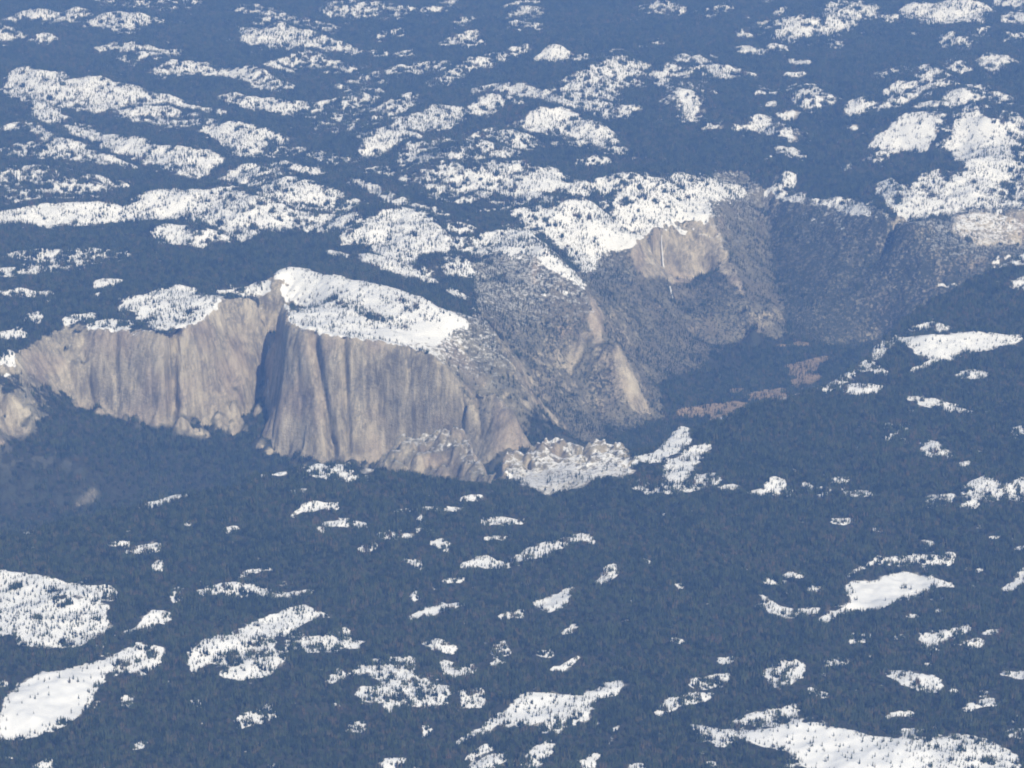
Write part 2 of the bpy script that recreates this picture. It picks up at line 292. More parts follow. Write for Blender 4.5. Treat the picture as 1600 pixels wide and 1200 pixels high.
[[-299,16110,6,60],[-201,16190,13,123],[-110,16190,15,141],[-14,16110,6,60]],
[[0,16210,6,60],[73,16320,13,124],[186,16440,17,161],[318,16560,11,108],[432,16620,10,99],[487,16570,11,108]],
[[487,15880,7,69],[547,16070,22,211],[601,16170,9,88]],
[[736,16240,6,60],[790,16200,6,60]],
[[-397,15880,6,60],[-271,15910,6,60]],
[[54,15870,6,60],[90,15870,7,69]],
[[-557,15600,6,60],[-544,15760,6,138],[-523,15770,6,120]],
[[-84,15400,7,67],[0,15450,11,101],[77,15440,11,101]],
[[269,15150,9,83],[359,15280,7,67]],
[[928,15820,6,60],[958,15840,6,60]],
[[858,15030,6,60],[927,15030,7,66]],
[[-2870,15800,75,650],[-2758,15770,64,650],[-2651,15770,45,521],[-2567,15800,16,190],[-2469,15740,8,103],[-2317,15670,14,171],[-2209,15720,8,103]],
[[-2664,15120,21,283],[-2580,15300,38,506],[-2482,15350,39,525],[-2348,15390,42,560],[-2215,15330,21,286]],
[[-2263,15670,26,241],[-2215,15710,14,137]],
[[-2061,15040,6,60],[-2009,15180,14,133],[-1954,15310,18,168],[-1861,15290,8,75]],
[[-2571,13960,20,310],[-2517,14240,41,634],[-2376,14390,45,650],[-2255,14470,37,578],[-2170,14570,18,290],[-2127,14650,8,129]],
[[-2143,14620,6,113],[-2060,14760,11,211],[-1966,14820,19,360],[-1855,14800,10,196]],
[[-2640,14380,8,79],[-2592,14370,8,79]],
[[-1741,15620,7,68],[-1646,15740,13,120],[-1484,15730,18,172],[-1391,15690,13,120],[-1281,15640,7,68],[-1107,15700,6,60]],
[[-1885,15640,18,171],[-1834,15660,16,154]],
[[-1692,14630,19,178],[-1631,14870,30,279],[-1539,14970,25,231],[-1412,15090,23,216],[-1320,15230,25,235],[-1223,15340,27,253],[-1141,15410,23,220],[-1070,15390,10,101],[-993,15340,6,60]],
[[-1597,14860,6,212],[-1433,14930,9,279],[-1270,15030,9,298]],
[[-1511,14480,6,64],[-1401,14560,17,161],[-1277,14680,24,227],[-1209,14760,8,81]],
[[-976,14430,6,63],[-887,14560,17,161]],
[[-1196,14950,6,131],[-1028,15000,7,181],[-896,15100,8,199]],
[[-1983,14140,11,109],[-1920,14160,11,110]],
[[-1629,14110,8,78],[-1575,14130,8,78]],
[[-1866,13580,6,60],[-1800,13630,6,60]],
[[-2303,13360,8,74],[-2223,13450,16,150]],
[[-1378,13920,6,123],[-1289,14000,6,155],[-1201,14120,6,188]],
[[-465,14960,7,65],[-393,14980,16,148],[-299,14880,10,98]],
[[-921,15120,12,116],[-878,15140,12,116]],
[[-888,14940,7,65],[-793,14950,8,82]],
[[-845,14510,6,60],[-756,14670,10,97],[-655,14680,35,325],[-520,14670,30,284]],
[[-789,14320,12,111],[-689,14290,17,158],[-600,14370,19,175]],
[[-654,14230,7,236],[-530,14440,10,319],[-329,14370,7,238]],
[[-370,14710,12,113],[-301,14640,21,194],[-194,14610,6,60]],
[[-246,14300,21,198],[-180,14330,29,270],[-136,14170,8,78]],
[[-102,14880,17,164],[-27,14950,14,131]],
[[-114,14680,6,60],[-33,14730,7,65]],
[[194,14620,6,60],[268,14670,7,72],[321,14770,10,97],[356,14850,7,65]],
[[146,14860,10,98],[221,14870,10,98]],
[[-271,13650,6,60],[-159,13820,7,69],[-64,14000,10,101],[16,14110,21,196],[48,14180,41,379],[163,14200,34,316],[277,14200,20,189],[393,14270,13,126],[495,14380,15,143],[570,14450,6,63]],
[[160,13950,21,202],[264,13990,27,249]],
[[318,14140,34,315],[384,14170,25,236]],
[[-224,13470,6,60],[-141,13590,8,75],[-100,13620,6,60]],
[[-191,13380,6,60],[-93,13470,17,165],[-25,13530,9,90]],
[[55,13410,8,75],[125,13570,27,258],[195,13680,18,168]],
[[-639,13410,11,105],[-574,13430,16,150],[-522,13460,8,75]],
[[466,13650,6,60],[502,13790,6,61],[538,13900,6,61]],
[[340,13380,6,60],[389,13480,16,150],[431,13520,6,60]],
[[572,13380,9,89],[636,13410,11,105]],
[[-814,13850,11,108],[-735,13880,11,108]],
[[-446,13850,13,123],[-408,13850,13,123]],
[[728,14060,8,78],[798,14170,18,173],[883,14240,13,126],[1031,14290,6,60]],
[[895,13880,6,61],[957,13840,13,123],[1031,13760,21,199],[1100,13790,11,107]],
[[1081,14750,6,60],[1176,14760,7,65]],
[[1320,14580,12,112],[1391,14640,33,308],[1460,14660,33,308],[1543,14640,8,80]],
[[1644,14710,8,81],[1771,14730,7,73]],
[[1520,14330,6,63],[1611,14250,10,94]],
[[1815,15050,14,132],[1923,15090,8,83]],
[[2068,15090,6,60],[2120,15090,6,60]],
[[2202,15060,16,149],[2274,15090,27,249],[2350,15130,7,66]],
[[2348,15120,6,60],[2485,15230,9,83]],
[[2407,14980,8,82],[2520,15000,7,66]],
[[2554,15110,7,66],[2626,15130,7,66]],
[[1953,14560,6,60],[2032,14530,15,144],[2121,14450,19,176],[2218,14380,15,143]],
[[2124,14650,6,60],[2208,14650,6,60]],
[[2281,14000,6,60],[2370,14120,8,78],[2462,14130,7,70]],
[[1862,13940,6,60],[1950,14000,6,62],[2032,13990,6,60]],
[[2255,14270,6,60],[2302,14280,6,60]],
[[2391,14260,8,79],[2439,14250,6,63]],
[[1145,13800,6,107],[1237,13750,8,137],[1369,13820,17,262],[1508,13780,35,539],[1673,13690,34,536],[1822,13610,29,456],[1974,13570,25,394]],
[[1974,13570,20,379],[2105,13610,22,418],[2209,13680,24,458],[2321,13590,20,379],[2454,13440,12,225]],
[[1255,13980,11,108],[1338,14010,21,202],[1446,14070,32,298]],
[[1105,13910,8,77],[1241,14010,11,109]],
[[1930,13770,9,92],[2000,13770,11,107]],
[[2457,13750,9,91],[2551,13760,11,107]],
[[930,13400,6,60],[987,13420,6,60]],
[[928,14450,12,112],[1133,14530,15,144]],
[[1430,15930,7,69],[1561,15900,6,60]],
[[1558,16030,6,61],[1643,16010,7,70]],
[[1659,15790,7,69],[1748,15820,9,86]],
[[1401,15660,11,103],[1450,15530,18,170],[1515,15460,12,118],[1585,15460,7,67],[1706,15470,6,60]],
[[1897,16000,6,60],[1994,16120,6,61],[2102,16260,8,79],[2209,16230,8,79],[2326,16290,13,124],[2433,16260,13,124],[2551,16310,17,160]],
[[2392,16510,8,80],[2464,16490,6,62]],
[[2783,16550,6,60],[2856,16560,6,60]],
[[2647,16080,7,70],[2702,16130,7,70]],
[[1945,16810,6,60],[2029,16880,6,60]],
[[2158,15390,6,60],[2231,15410,6,60]],
[[2327,15470,6,60],[2380,15470,6,60]],
[[2316,15650,6,60],[2424,15660,6,60]]]
CRAGS = [(1,[[-848,19092],[-747,19271],[-600,19365],[-471,19350],[-404,19157],[-322,19390],[-246,19160],[-164,18475],[-164,17925],[-246,18610],[-322,18840],[-404,18607],[-471,18800],[-600,18815],[-747,18721],[-848,18542]]),
(1,[[-122,18288],[0,18569],[145,18649],[250,18780],[374,18726],[443,18497],[515,18574],[644,18744],[756,18399],[756,17849],[644,18194],[515,18024],[443,17947],[374,18176],[250,18230],[145,18099],[0,18019],[-122,17738]])]
CLEARINGS = [(0.22,'',[[-5746,33290],[-5630,33700],[-5484,33710],[-5257,33650],[-5114,33900],[-4851,33700],[-4835,33570],[-4979,32960],[-5135,32820],[-5437,33390],[-5574,33340],[-5599,32430]]),
(0.22,'',[[-4805,33250],[-4722,33700],[-4454,33330],[-4223,33210],[-4078,33180],[-3920,33470],[-3889,33200],[-4051,32930],[-4149,32560],[-4360,32570],[-4635,33040],[-4787,33110]]),
(0.35,'',[[-4890,34680],[-4566,34770],[-4101,34640],[-3636,34470],[-3598,34080],[-4034,34040],[-4507,34300],[-4844,34340]]),
(0.3,'',[[-5608,32490],[-5488,32390],[-5382,32370],[-5350,32150],[-5365,31610],[-5469,31620]]),
(0.22,'',[[-5205,32120],[-5159,32510],[-4965,32240],[-4951,32130],[-5036,31690],[-5197,32060]]),
(0.22,'',[[-4455,31700],[-4258,31780],[-4000,31640],[-3787,31560],[-3489,31440],[-3481,31360],[-3742,31160],[-3937,31100],[-4239,31610],[-4438,31570]]),
(0.35,'',[[-4206,31250],[-4082,31450],[-3910,31160],[-3872,30830],[-3999,30770],[-4155,30850]]),
(0.25,'',[[-3656,30410],[-3560,30740],[-3333,30790],[-3063,30740],[-2855,30650],[-2630,30350],[-2425,30230],[-2219,30260],[-2195,29920],[-2389,29740],[-2608,30050],[-2824,30290],[-3041,30490],[-3303,30480],[-3508,30240],[-3623,30100]]),
(0.16,'',[[-5091,29890],[-4999,29970],[-4765,29720],[-4531,29650],[-4413,29400],[-4342,29450],[-4141,29380],[-3880,29320],[-3722,29320],[-3519,29470],[-3290,29120],[-2957,28940],[-2793,28660],[-2780,28520],[-2925,28610],[-3276,28980],[-3408,28500],[-3625,28500],[-3768,28400],[-4050,28640],[-4232,28610],[-4337,28830],[-4356,28410],[-4596,28570],[-4874,29140],[-5048,29600]]),
(0.25,'',[[-2927,29300],[-2745,29400],[-2544,29290],[-2287,29250],[-2026,29140],[-2001,28740],[-2265,28920],[-2521,28980],[-2715,29040],[-2916,29170]]),
(0.14,'',[[-5073,29510],[-4866,29290],[-4614,28690],[-4425,28460],[-4272,28250],[-4235,27990],[-4375,28110],[-4567,28370],[-4806,28910],[-5056,29400]]),
(0.1,'',[[-4647,28490],[-4464,28300],[-4333,28240],[-4297,28000],[-4383,27760],[-4629,28370]]),
(0.22,'',[[-3838,28700],[-3705,28890],[-3355,28580],[-3084,28360],[-2790,27870],[-2584,27610],[-2401,27560],[-2260,27430],[-2239,27150],[-2349,26880],[-2530,26940],[-2747,27390],[-3023,27760],[-3284,27920],[-3601,28030],[-3795,28360]]),
(0.2,'',[[-4886,28040],[-4654,28130],[-4467,27720],[-4264,27170],[-4044,26870],[-3787,26690],[-3534,26520],[-3357,26480],[-3340,26340],[-3505,26280],[-3753,26420],[-3994,26490],[-4192,26660],[-4400,27280],[-4585,27700],[-4805,27560]]),
(0.15,'',[[-4232,27760],[-4014,27920],[-3692,27320],[-3409,26950],[-3158,26800],[-2970,26690],[-2793,26660],[-2639,26620],[-2622,26420],[-2746,26150],[-2897,25960],[-3085,26130],[-3371,26600],[-3634,26850],[-3926,27280],[-4208,27590]]),
(0.45,'',[[-4719,27030],[-4486,27060],[-4292,26950],[-4015,26640],[-3933,26070],[-4243,26610],[-4429,26690],[-4612,26390]]),
(0.5,'',[[-4509,25770],[-4334,26090],[-4088,25970],[-3855,25530],[-3614,25380],[-3481,24420],[-3763,24870],[-3930,24900],[-4149,24900],[-4362,24870]]),
(0.2,'',[[-3808,25990],[-3573,25710],[-3359,25780],[-3320,25470],[-3546,25500],[-3750,25580]]),
(0.12,'',[[-4256,24230],[-4002,24320],[-3795,24370],[-3583,24380],[-3393,24400],[-3359,24110],[-3537,24020],[-3758,24080],[-3959,24020],[-4232,24070]]),
(0.12,'',[[-3410,24180],[-3218,24450],[-3017,24590],[-2882,25070],[-2708,24730],[-2611,24620],[-2606,24560],[-2678,24410],[-2791,24200],[-2960,24060],[-3184,24150],[-3404,24130]]),
(0.2,'',[[-2784,24410],[-2647,24660],[-2438,24740],[-2262,24580],[-2128,24260],[-2050,24140],[-2039,23980],[-2069,23510],[-2169,23460],[-2338,23620],[-2584,24000],[-2776,24320]]),
(0.22,'',[[-2188,24970],[-2112,25400],[-1981,25520],[-1816,25150],[-1636,24900],[-1544,24820],[-1535,24640],[-1589,24120],[-1743,24040],[-1910,24540],[-2021,24250],[-2130,24290]]),
(0.12,'',[[-2634,25880],[-2497,26250],[-2319,26660],[-2263,26000],[-2460,25840],[-2518,24730]]),
(0.2,'',[[-2472,25780],[-2276,26020],[-2169,26830],[-1896,26290],[-1726,26320],[-1714,26120],[-1874,25960],[-2061,25460],[-2199,25100],[-2371,24710]]),
(0.2,'',[[-2921,23640],[-2813,23710],[-2658,23710],[-2590,23510],[-2580,23400],[-2624,23370],[-2782,23400],[-2906,23500]]),
(0.3,'',[[-2565,23460],[-2492,23510],[-2427,23480],[-2418,23370],[-2474,23310],[-2549,23290]]),
(0.22,'',[[-2050,24060],[-1961,24150],[-1839,24070],[-1825,23850],[-1935,23780],[-2043,23970]]),
(0.25,'',[[-1741,24020],[-1644,24150],[-1454,24540],[-1294,23760],[-1280,23470],[-1401,23600],[-1624,23830],[-1729,23830]]),
(0.35,'',[[-4077,23120],[-3766,23100],[-3455,23070],[-3216,23170],[-3018,23220],[-2990,22990],[-3171,22820],[-3412,22750],[-3740,22920],[-4055,22990]]),
(0.3,'',[[-3230,34480],[-2936,34080],[-2609,33630],[-2287,33140],[-1980,33010],[-1966,32760],[-2237,32390],[-2525,32510],[-2891,33520],[-3190,34040]]),
(0.2,'',[[-3062,33000],[-2767,32450],[-2524,32500],[-2239,32420],[-1948,32210],[-1634,31750],[-1627,31600],[-1934,31940],[-2172,31390],[-2473,31760],[-2718,31830],[-3024,32570]]),
(0.4,'',[[-2552,31020],[-2369,31280],[-2105,31390],[-1820,31150],[-1668,30810],[-1663,30700],[-1801,30780],[-2078,30950],[-2343,30910],[-2525,30680]]),
(0.2,'',[[-2703,30820],[-2516,30990],[-2317,31000],[-2301,30770],[-2487,30610],[-2668,30410]]),
(0.35,'',[[-2012,28910],[-1838,29180],[-1699,29420],[-1544,29640],[-1340,29380],[-1305,28590],[-1489,28520],[-1644,28400],[-1803,28580],[-1994,28630]]),
(0.4,'',[[-1926,28540],[-1736,28500],[-1517,28450],[-1310,27330],[-1298,27050],[-1454,27220],[-1702,27900],[-1886,27930]]),
(0.35,'',[[-2246,27080],[-2030,27370],[-1763,26930],[-1512,26640],[-1497,26340],[-1736,26480],[-2002,26970],[-2234,26920]]),
(0.45,'',[[-2190,33880],[-1940,34010],[-1637,34570],[-1224,33840],[-1208,33360],[-1583,33360],[-1900,33240],[-2176,33640]]),
(0.2,'',[[-1850,32060],[-1727,31960],[-1613,31730],[-1608,31620],[-1715,31710],[-1837,31800]]),
(0.35,'',[[-1466,32320],[-1335,32920],[-1185,32680],[-1179,32500],[-1315,32380],[-1457,32100]]),
(0.3,'',[[-981,33720],[-809,34160],[-630,34470],[-620,33880],[-799,33710],[-974,33470]]),
(0.22,'',[[-690,33010],[-537,33260],[-406,33700],[-400,33160],[-532,32920],[-687,32840]]),
(0.22,'',[[-805,31850],[-589,32090],[-369,32280],[-366,31990],[-583,31780],[-801,31690]]),
(0.22,'',[[-1242,31550],[-1057,31560],[-1052,31370],[-1238,31450]]),
(0.22,'',[[-548,31720],[-379,31930],[-289,31920],[-288,31770],[-374,31460],[-544,31490]]),
(0.22,'',[[-1494,31680],[-1379,31900],[-1319,31770],[-1310,31550],[-1364,31530],[-1479,31340]]),
(0.3,'',[[-298,30660],[-169,31320],[0,31170],[162,31280],[161,31090],[0,30850],[-165,30570],[-298,30590]]),
(0.4,'',[[-1734,30170],[-1499,30740],[-1254,30480],[-1002,30850],[-995,30630],[-1238,30040],[-1469,30110],[-1727,30030]]),
(0.35,'',[[-998,30730],[-808,31120],[-595,30540],[-432,30740],[-425,30210],[-585,30020],[-792,30450],[-993,30560]]),
(0.35,'',[[-877,29950],[-716,30040],[-590,30260],[-584,29920],[-710,29740],[-872,29770]]),
(0.22,'',[[-73,33990],[147,34210],[311,34490],[310,34280],[145,33710],[-72,33820]]),
(0.22,'',[[-71,33230],[109,33730],[363,33780],[360,33400],[107,33350],[-71,33050]]),
(0.22,'',[[-56,32780],[107,33240],[325,32790],[323,32580],[104,32390],[-56,32650]]),
(0.1,'',[[232,30720],[333,30840],[414,30930],[534,30870],[612,31140],[606,30810],[531,30690],[410,30610],[331,30650],[232,30640]]),
(0.2,'',[[630,30650],[806,31070],[795,30610],[628,30570]]),
(0.2,'',[[904,30980],[1003,30930],[968,29840],[872,29840]]),
(0.3,'',[[1459,33870],[1670,33740],[1884,33650],[1869,33340],[1654,33370],[1448,33600]]),
(0.3,'',[[1507,33310],[1698,33550],[1892,33530],[1884,33370],[1687,33300],[1496,33050]]),
(0.3,'',[[1349,31210],[1505,31670],[1614,31800],[1603,31560],[1483,31190],[1345,31110]]),
(0.22,'',[[490,28980],[635,29310],[836,29700],[967,29780],[1074,30100],[1206,30130],[1288,30060],[1280,29850],[1184,29530],[1028,28700],[913,27960],[797,28190],[617,28380],[484,28600]]),
(0.3,'',[[1187,29600],[1270,29590],[1251,29120],[1174,29260]]),
(0.3,'',[[1042,28550],[1167,28260],[1153,27880],[1026,28090]]),
(0.18,'',[[-405,29690],[-127,29490],[0,29410],[189,29160],[376,28890],[598,28400],[597,28310],[372,28530],[188,28910],[0,28570],[-124,28710],[-399,29220]]),
(0.22,'',[[-419,28370],[-279,28610],[-95,29190],[-92,28340],[-274,28050],[-417,28200]]),
(0.2,'',[[90,27670],[241,27810],[423,27830],[604,27770],[776,27440],[953,27330],[1062,26890],[1059,26800],[937,26840],[771,27200],[596,27380],[417,27380],[239,27490],[89,27240]]),
(0.3,'',[[503,27130],[714,27290],[886,27090],[875,26730],[709,27080],[501,27020]]),
(0.4,'',[[578,26480],[756,26650],[900,26590],[897,26480],[753,26500],[576,26350]]),
(0.25,'',[[-1375,28070],[-1275,28630],[-1138,29110],[-951,29220],[-938,28770],[-1086,27740],[-1238,27750],[-1358,27710]]),
(0.3,'',[[-1731,29980],[-1567,30100],[-1315,29550],[-1297,29130],[-1515,29060],[-1682,29120]]),
(0.2,'',[[-1421,26900],[-1194,27430],[-974,27980],[-740,28400],[-585,28360],[-454,28220],[-450,27950],[-575,27820],[-725,27750],[-950,27250],[-1164,26660],[-1412,26710]]),
(0.28,'',[[-1014,26550],[-828,27140],[-608,27080],[-587,26140],[-789,25780],[-1000,26150]]),
(0.3,'',[[-776,25310],[-618,25730],[-462,26520],[-326,27190],[-162,26540],[-158,25890],[-305,25390],[-441,25170],[-599,24860],[-769,25090]]),
(0.25,'',[[-344,25340],[-224,25700],[-56,25980],[123,25760],[123,25580],[-55,25110],[-219,25000],[-342,25240]]),
(0.3,'',[[-326,27270],[-149,27480],[0,27200],[118,27070],[117,26890],[0,26500],[-145,26590],[-317,26480]]),
(0.1,'',[[16,25170],[139,25470],[252,25690],[414,26310],[401,25470],[244,24800],[136,24930],[16,25090]]),
(0.2,'',[[264,25190],[445,25450],[592,25760],[650,25390],[646,25210],[568,24680],[442,25260],[262,24950]]),
(0.35,'',[[-174,24770],[0,24970],[219,25000],[431,25210],[421,24620],[215,24540],[0,24510],[-173,24640]]),
(0.22,'',[[80,24470],[215,24500],[377,24610],[487,24710],[623,24720],[730,24660],[831,24590],[826,24410],[717,24110],[600,23630],[467,23570],[370,24030],[214,24350],[80,24410]]),
(0.3,'',[[-1441,24810],[-1312,24730],[-1290,24500],[-1252,23750],[-1265,23800],[-1430,24600]]),
(0.14,'',[[-1171,23700],[-1050,23920],[-841,23950],[-679,23800],[-540,23390],[-465,23240],[-464,23160],[-529,22880],[-662,23120],[-802,22730],[-1000,22690],[-1150,23220]]),
(0.3,'',[[-1398,23830],[-1276,23710],[-1191,23560],[-1184,23390],[-1263,23440],[-1378,23460]]),
(0.2,'',[[-1434,25710],[-1165,25340],[-985,24980],[-811,24660],[-646,24550],[-632,23980],[-784,23810],[-947,23980],[-1156,25130],[-1427,25560]]),
(0.4,'',[[-1318,26210],[-1148,26270],[-893,25500],[-886,25290],[-1138,26010],[-1306,25950]]),
(0.3,'',[[763,25840],[869,25630],[1004,25490],[1202,25930],[1172,25220],[988,25020],[860,25340],[751,25410]]),
(0.4,'',[[-493,24990],[-357,25100],[-355,24960],[-491,24920]]),
(0.1,'',[[-535,24360],[-348,24370],[-347,24300],[-519,23650]]),
(0.35,'',[[2070,33110],[2268,33420],[2494,33870],[2465,33450],[2237,32940],[2047,32730]]),
(0.4,'',[[2431,31990],[2651,32330],[2921,33060],[3067,33190],[2978,32180],[2845,32160],[2616,31870],[2423,31870]]),
(0.15,'',[[2800,31860],[2953,32210],[3059,32250],[3128,31990],[3110,31780],[2991,31450],[2899,31570],[2784,31660]]),
(0.2,'',[[3204,32150],[3280,32150],[3264,31950],[3182,31890]]),
(0.2,'',[[3348,32120],[3447,32650],[3647,33220],[3883,34030],[3926,33150],[4028,32840],[4016,32730],[3876,32680],[3686,32230],[3491,31690],[3343,31580],[3327,31900]]),
(0.5,'',[[3338,31530],[3585,31920],[3496,31090],[3298,31130]]),
(0.12,'',[[4316,33100],[4466,33180],[4663,33840],[4932,33200],[5136,33130],[5369,33180],[5334,32950],[5052,32520],[4843,32530],[4466,32340],[4396,32610],[4275,32770]]),
(0.2,'',[[4108,32800],[4215,32750],[4196,32580],[4082,32570]]),
(0.1,'',[[4255,31780],[4354,31910],[4323,31670],[4244,31690]]),
(0.15,'',[[5349,32550],[5573,33150],[5660,32740],[5602,32370],[5453,32400],[5330,32420]]),
(0.2,'',[[5468,33730],[5875,34030],[5720,33090],[5443,33560]]),
(0.25,'',[[4495,31280],[4688,31930],[4712,31160],[4801,31020],[4771,30810],[4647,30690],[4565,31050],[4473,31110]]),
(0.35,'',[[4932,31860],[5163,32030],[5125,31770],[4831,31190]]),
(0.35,'',[[5230,31540],[5462,31540],[5415,31240],[5188,31250]]),
(0.2,'',[[4735,30090],[4874,30240],[5060,30570],[5038,29990],[4995,29720],[4909,29610],[4784,29630],[4677,29700]]),
(0.15,'',[[2368,31300],[2497,31220],[2643,31010],[2624,30780],[2472,30880],[2354,31090]]),
(0.12,'',[[2670,31270],[2904,31240],[2888,31050],[2646,30970]]),
(0.1,'',[[2844,30560],[3070,30300],[3064,30230],[2831,30410]]),
(0.12,'',[[2747,29820],[2973,29820],[2958,29660],[2736,29690]]),
(0.05,'',[[2037,30880],[2147,30820],[2138,30680],[2032,30790]]),
(0.22,'',[[1450,29730],[1559,30000],[1716,30510],[1843,30650],[1825,30330],[1683,29880],[1512,29040],[1432,29350]]),
(0.18,'',[[1884,30780],[2001,30310],[2110,29980],[2275,29820],[2265,29680],[2081,29520],[1973,29850],[1860,30370]]),
(0.2,'',[[2305,29970],[2475,29890],[2461,29720],[2290,29760]]),
(0.25,'',[[1528,29360],[1708,29610],[1642,28430],[1497,28730]]),
(0.15,'',[[1665,29080],[1753,28840],[1785,28330],[1765,27950],[1710,28050],[1631,28460]]),
(0.1,'',[[1757,29140],[2007,29070],[1999,28950],[1741,28860]]),
(0.25,'',[[2393,29000],[2647,29390],[2876,29460],[3068,29220],[3021,28750],[2811,28780],[2614,29010],[2386,28910]]),
(0.35,'',[[2775,28860],[2902,28760],[3012,28590],[2996,28410],[2859,28260],[2746,28520]]),
(0.3,'',[[2448,28740],[2571,28720],[2552,28490],[2427,28470]]),
(0.2,'',[[2540,28270],[2708,28300],[2701,28210],[2516,27990]]),
(0.2,'',[[2084,27740],[2277,27900],[2433,28320],[2480,27920],[2445,27490],[2375,27580],[2268,27760],[2081,27690]]),
(0.3,'',[[1796,27770],[1978,27970],[1965,27760],[1794,27720]]),
(0.25,'',[[2534,27910],[2626,27590],[2609,27370],[2506,27580]]),
(0.25,'',[[2449,27180],[2590,27290],[2699,26930],[2684,26760],[2558,26930],[2439,27050]]),
(0.1,'',[[3220,28320],[3371,28740],[3428,28590],[3383,28180],[3269,27820],[3199,28110]]),
(0.2,'',[[3181,27660],[3254,27670],[3248,27610],[3158,27450]]),
(0.15,'',[[3633,28850],[3777,29020],[3917,29130],[3886,28870],[3712,28480],[3617,28710]]),
(0.4,'',[[3881,29860],[4076,30120],[4022,29700],[3843,29550]]),
(0.15,'',[[4157,30140],[4221,29750],[4238,29190],[4228,29110],[4141,29170],[4039,29260]]),
(0.3,'',[[3917,29130],[4113,29200],[4256,29230],[4217,28930],[4015,28430],[3886,28870]]),
(0.4,'',[[3647,29730],[3787,29730],[3766,29540],[3611,29420]]),
(0.15,'',[[3530,28240],[3745,28740],[3888,28700],[3869,28540],[3681,28220],[3506,28030]]),
(0.25,'',[[4423,30270],[4534,30360],[4511,29760],[4489,29580],[4428,29610],[4273,29210]]),
(0.2,'',[[4186,28570],[4328,28490],[4471,28270],[4340,27420],[4179,27450],[4118,28060]]),
(0.25,'',[[4455,28920],[4623,28790],[4747,28390],[4808,28300],[4771,28070],[4693,28040],[4551,28310],[4370,28350]]),
(0.25,'',[[3925,28440],[4096,28220],[3986,27430],[3827,27710]]),
(0.08,'',[[3313,27120],[3515,27350],[3715,27550],[3868,27570],[3932,27330],[3900,27060],[3775,26810],[3640,26890],[3466,26910],[3302,27010]]),
(0.07,'',[[4071,27080],[4220,27320],[4342,27350],[4390,27070],[4520,26930],[4597,26820],[4579,26700],[4424,26320],[4222,25930],[4128,25870],[4016,25880],[4013,26630]]),
(0.3,'',[[4167,27820],[4226,27450],[4199,27250],[4096,27320]]),
(0.3,'',[[4580,27530],[4745,27540],[4669,27070],[4517,27130]]),
(0.3,'',[[4610,27070],[4733,27110],[4599,26260],[4493,26320]]),
(0.12,'',[[3790,25460],[3933,25690],[4139,25950],[4381,26410],[4552,26750],[4414,25880],[4248,25520],[4017,25090],[3846,25040],[3721,24920]]),
(0.3,'',[[3936,25310],[4194,25720],[4390,25910],[4593,26220],[4391,24950],[4259,25060],[4097,25070],[3910,25110]]),
(0.25,'',[[3235,25930],[3328,25780],[3398,25440],[3481,25210],[3584,25050],[3563,24880],[3449,24920],[3352,25020],[3253,25130],[3196,25590]]),
(0.2,'',[[3480,25430],[3621,25670],[3750,25790],[3774,25420],[3725,25030],[3636,24900],[3539,25000],[3446,25140]]),
(0.4,'',[[3307,26810],[3537,27010],[3521,26870],[3287,26620]]),
(0.3,'',[[2669,25790],[2830,25820],[2984,25680],[3092,25260],[3075,25090],[2948,25340],[2812,25640],[2663,25720]]),
(0.4,'',[[2479,26500],[2572,26430],[2559,26260],[2452,26150]]),
(0.3,'',[[2277,26310],[2442,26240],[2603,25990],[2586,25800],[2425,26020],[2273,26250]]),
(0.3,'',[[3056,26790],[3116,26800],[3087,26540],[3026,26510]]),
(0.3,'',[[2322,26920],[2381,26920],[2376,26850],[2315,26820]]),
(0.5,'',[[-3983,22560],[-3730,22850],[-3530,22870],[-3384,22910],[-3347,22640],[-3485,22550],[-3684,22550],[-3953,22370]]),
(0.15,'',[[-3222,22270],[-3097,22250],[-2996,22310],[-2989,22250],[-3073,22060],[-3214,22200]]),
(0.3,'',[[-3897,22030],[-3709,22070],[-3498,22030],[-3484,21930],[-3696,21980],[-3885,21950]]),
(0.2,'',[[-3160,21980],[-3088,21990],[-3070,21850],[-3146,21870]]),
(0.35,'',[[-3626,21470],[-3484,21420],[-3456,21220],[-3611,21370]]),
(0.15,'',[[-3747,21100],[-3633,21120],[-3526,21060],[-3520,21020],[-3614,20990],[-3734,21010]]),
(0.25,'',[[-3687,20720],[-3630,20770],[-3574,20700],[-3567,20640],[-3603,20570],[-3657,20510]]),
(0.15,'',[[-3319,21320],[-3266,21510],[-3099,21520],[-3085,21410],[-3239,21320],[-3309,21240]]),
(0.2,'',[[-3119,21310],[-3005,21340],[-2808,21280],[-2785,21090],[-2980,21140],[-3106,21200]]),
(0.16,'',[[-2949,21580],[-2801,21640],[-2680,21840],[-2527,21990],[-2369,21860],[-2218,21560],[-2128,21540],[-2125,21500],[-2199,21320],[-2295,21110],[-2421,20970],[-2585,20980],[-2776,21420],[-2939,21500]]),
(0.2,'',[[-2232,21940],[-2098,22070],[-1956,22130],[-1818,22060],[-1816,22010],[-1947,22000],[-2086,21930],[-2190,21510]]),
(0.085,'top',[[-1805,22100],[-1763,22640],[-1568,22210],[-1359,21980],[-1161,21910],[-959,21690],[-768,21720],[-637,21320],[-517,21230],[-422,21190],[-421,21100],[-511,20940],[-612,20400],[-727,20430],[-912,20520],[-1093,20500],[-1278,20530],[-1470,20690],[-1641,20950],[-1798,21940]]),
(0.15,'rocky',[[-738,20770],[-508,20790],[-504,20580],[-726,20420]]),
(0.3,'',[[-682,21250],[-515,21150],[-328,21180],[-327,21100],[-511,20920],[-673,20900]]),
(0.2,'',[[-1479,23160],[-1296,23060],[-1289,22940],[-1474,23070]]),
(0.15,'',[[-1208,23130],[-1002,22740],[-800,22680],[-585,22440],[-583,22370],[-789,22340],[-996,22570],[-1188,22730]]),
